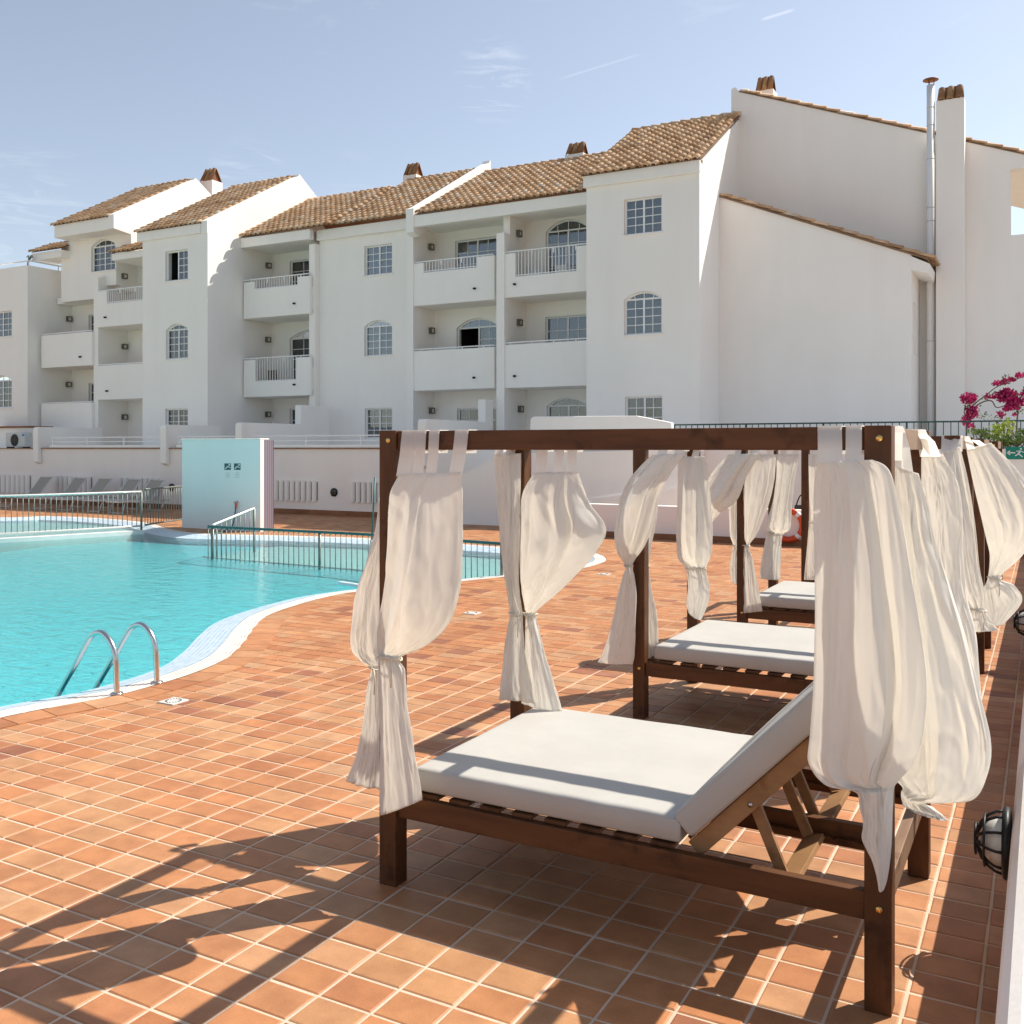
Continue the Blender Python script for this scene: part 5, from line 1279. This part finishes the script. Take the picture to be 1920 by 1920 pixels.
# loungers by the retaining wall
def lounger(px0, px1, py, label):
    p0, p1 = onZ(px0, py), onZ(px1, py); y = (p0.y+p1.y)/2; x0, x1 = p0.x, p0.x+.62
    t = thing('sun_lounger', label, 'sun lounger', ((x0+x1)/2, y+.8, 0), 'grey mesh loungers by the retaining wall')
    zs = .36; hy = y+1.05; ty, tz = hy+.52, .98
    f = MB()
    for x in (x0, x1):
        f.tube([(x, y-.12, zs), (x, hy+.75, zs)], .022, 8); f.tube([(x, hy, zs+.01), (x, ty, tz)], .020, 8)
    f.tube([(x0, y-.12, zs), (x1, y-.12, zs)], .022, 8); f.tube([(x0, ty, tz), (x1, ty, tz)], .020, 8); f.tube([(x0, hy+.75, zs), (x1, hy+.75, zs)], .022, 8)
    f.build('frame', 'lounger_frame', t, True)
    for yy in (y+.02, hy+.45):
        for x in (x0+.03, x1-.03): MB().tube([(x, yy+.08, zs-.01), (x, yy-.03, .012)], .018, 8).build('leg', 'lounger_frame', t, True)
        MB().tube([(x0+.03, yy-.03, .018), (x1-.03, yy-.03, .018)], .016, 8).build('foot_bar', 'lounger_frame', t, True)
    n = 8
    MB().grid([[(x0+.02+(x1-x0-.04)*k/n, y-.10+(hy-y+.08)*j/8, zs+.008-.02*math.sin(math.pi*k/n)*math.sin(math.pi*j/8)) for k in range(n+1)] for j in range(9)]).build('seat', 'sling', t, True)
    MB().grid([[(x0+.02+(x1-x0-.04)*k/n, hy+(ty-hy)*j/8+.02*math.sin(math.pi*k/n), zs+.01+(tz-zs)*j/8) for k in range(n+1)] for j in range(9)]).build('backrest', 'sling', t, True)
lounger(-7, 17, 951, 'grey mesh lounger, leftmost in view by the wall')
lounger(56, 80, 955, 'grey mesh lounger, second from the left by the wall')
lounger(104, 128, 957, 'grey mesh lounger, middle one of five by the wall')
lounger(158, 182, 960, 'grey mesh lounger, second nearest the mint wall')
lounger(200, 224, 963, 'grey mesh lounger closest to the mint shower wall')

# fluted vent blocks and round lamps on the retaining wall
def vent(px0, px1, py0, py1, n, label):
    pm = (px0+px1)/2; x0, x1 = xY(px0, 22.9), xY(px1, 22.9); z0, z1 = onY(pm, py1, 22.9).z, onY(pm, py0, 22.9).z
    t = thing('vent_block', label, 'vent', ((x0+x1)/2, 22.9, z0), 'fluted vent blocks on the retaining wall')
    MB().box(x0, x1, 22.885, 22.8995, z0+.03, z1-.03).build('shade_plate', 'recess_shade', t)  # dark plate behind the flutes, shade of the gaps put into its colour
    w = (x1-x0)/n
    for k in range(n):
        c = x0+w*(k+.45); m = MB(); q = [(c-w*.38+w*.76*j/8, 22.884-.09*math.sin(math.pi*j/8)**.7) for j in range(9)]
        m.prism(q, 'z', z0, z1); m.build('flute', 'stucco', t)
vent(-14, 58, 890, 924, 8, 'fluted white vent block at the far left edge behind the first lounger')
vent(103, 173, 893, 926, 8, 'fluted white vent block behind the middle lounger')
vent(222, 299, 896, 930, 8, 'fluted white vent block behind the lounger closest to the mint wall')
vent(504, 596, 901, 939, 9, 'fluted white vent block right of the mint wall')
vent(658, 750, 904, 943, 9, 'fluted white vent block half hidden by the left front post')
def round_lamp(px, py, label):
    c = onY(px, py, 22.9); t = thing('bulkhead_lamp', label, 'wall lamp', (c.x, 22.9, c.z), 'round lamps on the retaining wall')
    MB().tube([(c.x, 22.899, c.z), (c.x, 22.86, c.z)], .125, 20).build('body', 'black_metal', t, True)
    rows = [[(c.x+.095*math.cos(a)*math.cos(2*math.pi*k/16), 22.86-.05*math.sin(a), c.z+.095*math.cos(a)*math.sin(2*math.pi*k/16)) for k in range(17)] for a in [math.pi/2*i/5 for i in range(6)]]
    MB().grid(rows).build('glass', 'lamp_bronze', t, True)
    m = MB()
    for k in range(3):
        a = math.pi*k/3; m.tube([(c.x+.12*math.cos(math.pi*i/8)*math.cos(a), 22.855-.065*math.sin(math.pi*i/8), c.z+.12*math.cos(math.pi*i/8)*math.sin(a)) for i in range(9)], .008, 6)
    m.build('guard', 'black_metal', t, True)
round_lamp(194, 909, 'round dark wall lamp behind the second nearest lounger')
round_lamp(323, 914, 'round dark wall lamp just left of the mint wall')
round_lamp(627, 923, 'round dark wall lamp between the vent blocks right of the mint wall')
c = onY(1495, 906, 20.4)
# dark arched lamp top showing over the garden wall
t = thing('garden_lamp', 'small dark arched lamp peeping over the low garden wall', 'lamp', (c.x, 20.8, .735))
MB().tube([(c.x-.11+.22*k/12, 20.8, .80+.22*math.sin(math.pi*k/12)) for k in range(13)], .014, 6).build('hoop', 'black_metal', t, True)
MB().box(c.x-.13, c.x+.13, 20.72, 20.88, .2, .81).build('base', 'black_metal', t, bevel=.01)

# life ring on the garden wall
c = onY(1478, 984, 20.3)
t = thing('life_ring', 'orange life ring with white bands on the low garden wall', 'life ring', (c.x, 20.25, c.z))
R_ = .30
pts = [(c.x+R_*math.cos(2*math.pi*k/32), 20.235, c.z+R_*math.sin(2*math.pi*k/32)) for k in range(32)]
MB().tube(pts, .062, 12, True).build('ring', 'red_plastic', t, True)
for k in range(4):
    a0 = math.pi/4+k*math.pi/2
    MB().tube([(c.x+R_*math.cos(a0+d), 20.235, c.z+R_*math.sin(a0+d)) for d in (-.13, -.06, 0, .06, .13)], .065, 12).build('band', 'white_plastic', t, True)

# air conditioner with a small tiled shelf at the far left
a, b = onY(15, 838, 23.6), onY(51, 812, 23.6)
t = thing('air_conditioner', 'grey outdoor air conditioner with round fan on the terrace edge, far left', 'air conditioner', ((a.x+b.x)/2, 23.7, 2.0))
MB().box(a.x, b.x, 23.5, 23.8, 2.045, b.z+.02).build('case', 'ac_grey', t, bevel=.02)
cx_ = a.x+(b.x-a.x)*.48; cz_ = (2.03+b.z)/2; rr_ = (b.z-2.03)*.42
m = MB()
for f_ in (1, .75, .5, .25): m.tube([(cx_+rr_*f_*math.cos(2*math.pi*k/24), 23.49, cz_+rr_*f_*math.sin(2*math.pi*k/24)) for k in range(24)], .008, 6, True)
for k in range(6):
    an = math.pi*k/6; m.tube([(cx_-rr_*math.cos(an), 23.488, cz_-rr_*math.sin(an)), (cx_+rr_*math.cos(an), 23.488, cz_+rr_*math.sin(an))], .006, 6)
m.build('fan_grille', 'lamp_bronze', t, True)
MB().tube([(cx_, 23.499, cz_), (cx_, 23.4955, cz_)], rr_*.98, 24).build('fan_recess', 'black_metal', t)
MB().box(b.x-.16, b.x-.03, 23.493, 23.4995, b.z-.12, b.z-.03).build('badge', 'blue_label', t)
for x in (a.x+.1, b.x-.1): MB().box(x-.04, x+.04, 23.5, 23.78, 2.0, 2.044).build('foot', 'black_metal', t)
a, b = onY(-40, 800, 23.9), onY(53, 798, 23.9)
t = thing('service_niche', 'white service hut with brown tiled edge behind the air conditioner, far left', 'hut', ((a.x+b.x)/2, 24.2, 2.0))
MB().box(a.x, b.x, 23.95, 24.95, 2.0, a.z-.07).build('body', 'stucco', t)
MB().box(a.x, b.x+.04, 23.85, 24.95, a.z-.07, a.z).build('tile_edge', 'skirting', t, bevel=.01)

# ================================================================== PLANTS
def leaves(mb, c, n, rx, ry, rz, s, rnd, up=.3):
    for _ in range(n):
        while True:
            d = Vector((rnd.uniform(-1, 1), rnd.uniform(-1, 1), rnd.uniform(-1, 1)))
            if d.length <= 1: break
        p = Vector((c[0]+d.x*rx, c[1]+d.y*ry, c[2]+d.z*rz))
        ax = Vector((rnd.uniform(-1, 1), rnd.uniform(-1, 1), rnd.uniform(-.5, 1)+up)).normalized(); sd = ax.orthogonal().normalized()
        sd = Matrix.Rotation(rnd.uniform(0, 6.28), 3, ax) @ sd; k = s*rnd.uniform(.6, 1.3)
        q = ax.cross(sd)*k*.12
        mb.quad(p, p+ax*k*.5+sd*k*.34+q, p+ax*k, p+ax*k*.5-sd*k*.34+q)
rnd = random.Random(5)
YB_ = 24.3
t = thing('bougainvillea', 'leggy bougainvillea with magenta bracts against the white gable', 'plant', (onY(1870, 830, YB_).x, YB_, 1.985))
def stem(pl, r): return [catmull([onY(a, b, YB_+(c[0] if c else 0)) for a, b, *c in pl], k/20) for k in range(21)]
m = MB()
for pl, r in (([(1812,832),(1814,780),(1822,762),(1850,740),(1868,726),(1895,715),(1925,704)], .016), ([(1815,800),(1828,765),(1845,753),(1860,752),(1868,764),(1885,760),(1902,752),(1925,748)], .018),
              ([(1905,832),(1907,790),(1908,765),(1895,745),(1880,742)], .02), ([(1908,770),(1918,735),(1935,720)], .015), ([(1813,800),(1808,770),(1815,745)], .012), ([(1905,800),(1885,790),(1872,785)], .010)):
    m.tube(stem(pl, r), [r*(1-.6*k/20) for k in range(21)], 6)
m.build('stems', 'stem', t, True)
m = MB()
for (a, b, rx, rz, n) in ((1816,748,.17,.12,200),(1822,774,.15,.14,150),(1812,790,.10,.10,60),(1889,743,.20,.16,260),(1903,758,.18,.12,170),(1876,748,.10,.08,50),(1897,765,.12,.07,60),(1888,768,.08,.06,30),
                         (1877,718,.14,.04,36),(1893,713,.16,.04,44),(1912,705,.12,.06,40),(1866,722,.08,.04,20),(1877,779,.09,.07,40),(1902,779,.05,.03,14),(1925,745,.15,.2,120),(1855,745,.14,.05,26),(1872,742,.12,.06,26),(1820,800,.08,.06,24)):
    c = onY(a, b, YB_); leaves(m, c, int(n*1.9), rx, .18, rz*1.1, .064, rnd)
m.build('bracts', 'bract', t)
m = MB()
for (a, b, n) in ((1838,778,10),(1845,783,8),(1875,740,14),(1895,708,10),(1910,740,16),(1884,716,10),(1850,744,10),(1868,785,10),(1915,772,12),(1822,760,14)):
    leaves(m, onY(a, b, YB_), int(n*1.8), .16, .12, .09, .055, rnd)
m.build('leaves', 'leaf_green', t)
def shrub(px_, py_, Y, w, hgt, n, mt, label):
    c = onY(px_, py_, Y); t = thing('shrub', label, 'shrub', (c.x, Y, 1.98), 'green shrubs in the right planter')
    m = MB()
    for k in range(5):
        e = Vector((c.x+rnd.uniform(-w, w)*.6, Y+rnd.uniform(-.15, .15), c.z+hgt*rnd.uniform(.2, .8)))
        m.tube([(c.x+rnd.uniform(-.1, .1), Y, 1.97), (c.x*.5+e.x*.5, Y, (1.97+e.z)/2), e], [.014, .01, .006], 5)
    m.build('stems', 'stem', t, True)
    m = MB()
    for k in range(9): leaves(m, (c.x+rnd.uniform(-w, w)*.7, Y+rnd.uniform(-.25, .25), c.z+rnd.uniform(-hgt, hgt)*.7), n//9, w*.42, .2, hgt*.45, .075, rnd)
    m.build('leaves', mt, t)
shrub(1882, 804, 22.6, .22, .24, 260, 'leaf_lime', 'bright lime green shrub in the planter under the bougainvillea')
shrub(1912, 818, 22.2, .42, .22, 420, 'leaf_green', 'dark green shrub at the right edge above the exit sign')
shrub(1840, 815, 22.4, .26, .14, 160, 'leaf_green', 'low sparse shrub left of the lime green one')
shrub(1900, 827, 21.9, .50, .12, 320, 'leaf_green', 'low hedge spilling over the planter wall')
# succulent on the flat roof at the far left
c = onY(53, 494, 25.4); t = thing('roof_plant', 'small dark potted succulent on the roof rail corner, far left', 'plant', (c.x, 25.4, 9.2))
m = MB().tube([(c.x-.02, 25.4, 9.2), (c.x, 25.4, 9.55), (c.x+.04, 25.4, 9.72)], [.05, .035, .02], 8); m.tube([(c.x, 25.4, 9.6), (c.x+.15, 25.4, 9.68), (c.x+.22, 25.4, 9.74)], [.03, .03, .012], 8); m.tube([(c.x, 25.4, 9.5), (c.x-.08, 25.4, 9.62)], [.03, .012], 8)
m.build('stalks', 'leaf_green', t, True)
leaves_m = MB(); leaves(leaves_m, (c.x+.2, 25.4, 9.74), 16, .06, .05, .05, .07, rnd); leaves(leaves_m, (c.x+.03, 25.4, 9.72), 14, .06, .05, .05, .07, rnd); leaves_m.build('leaves', 'leaf_green', t)
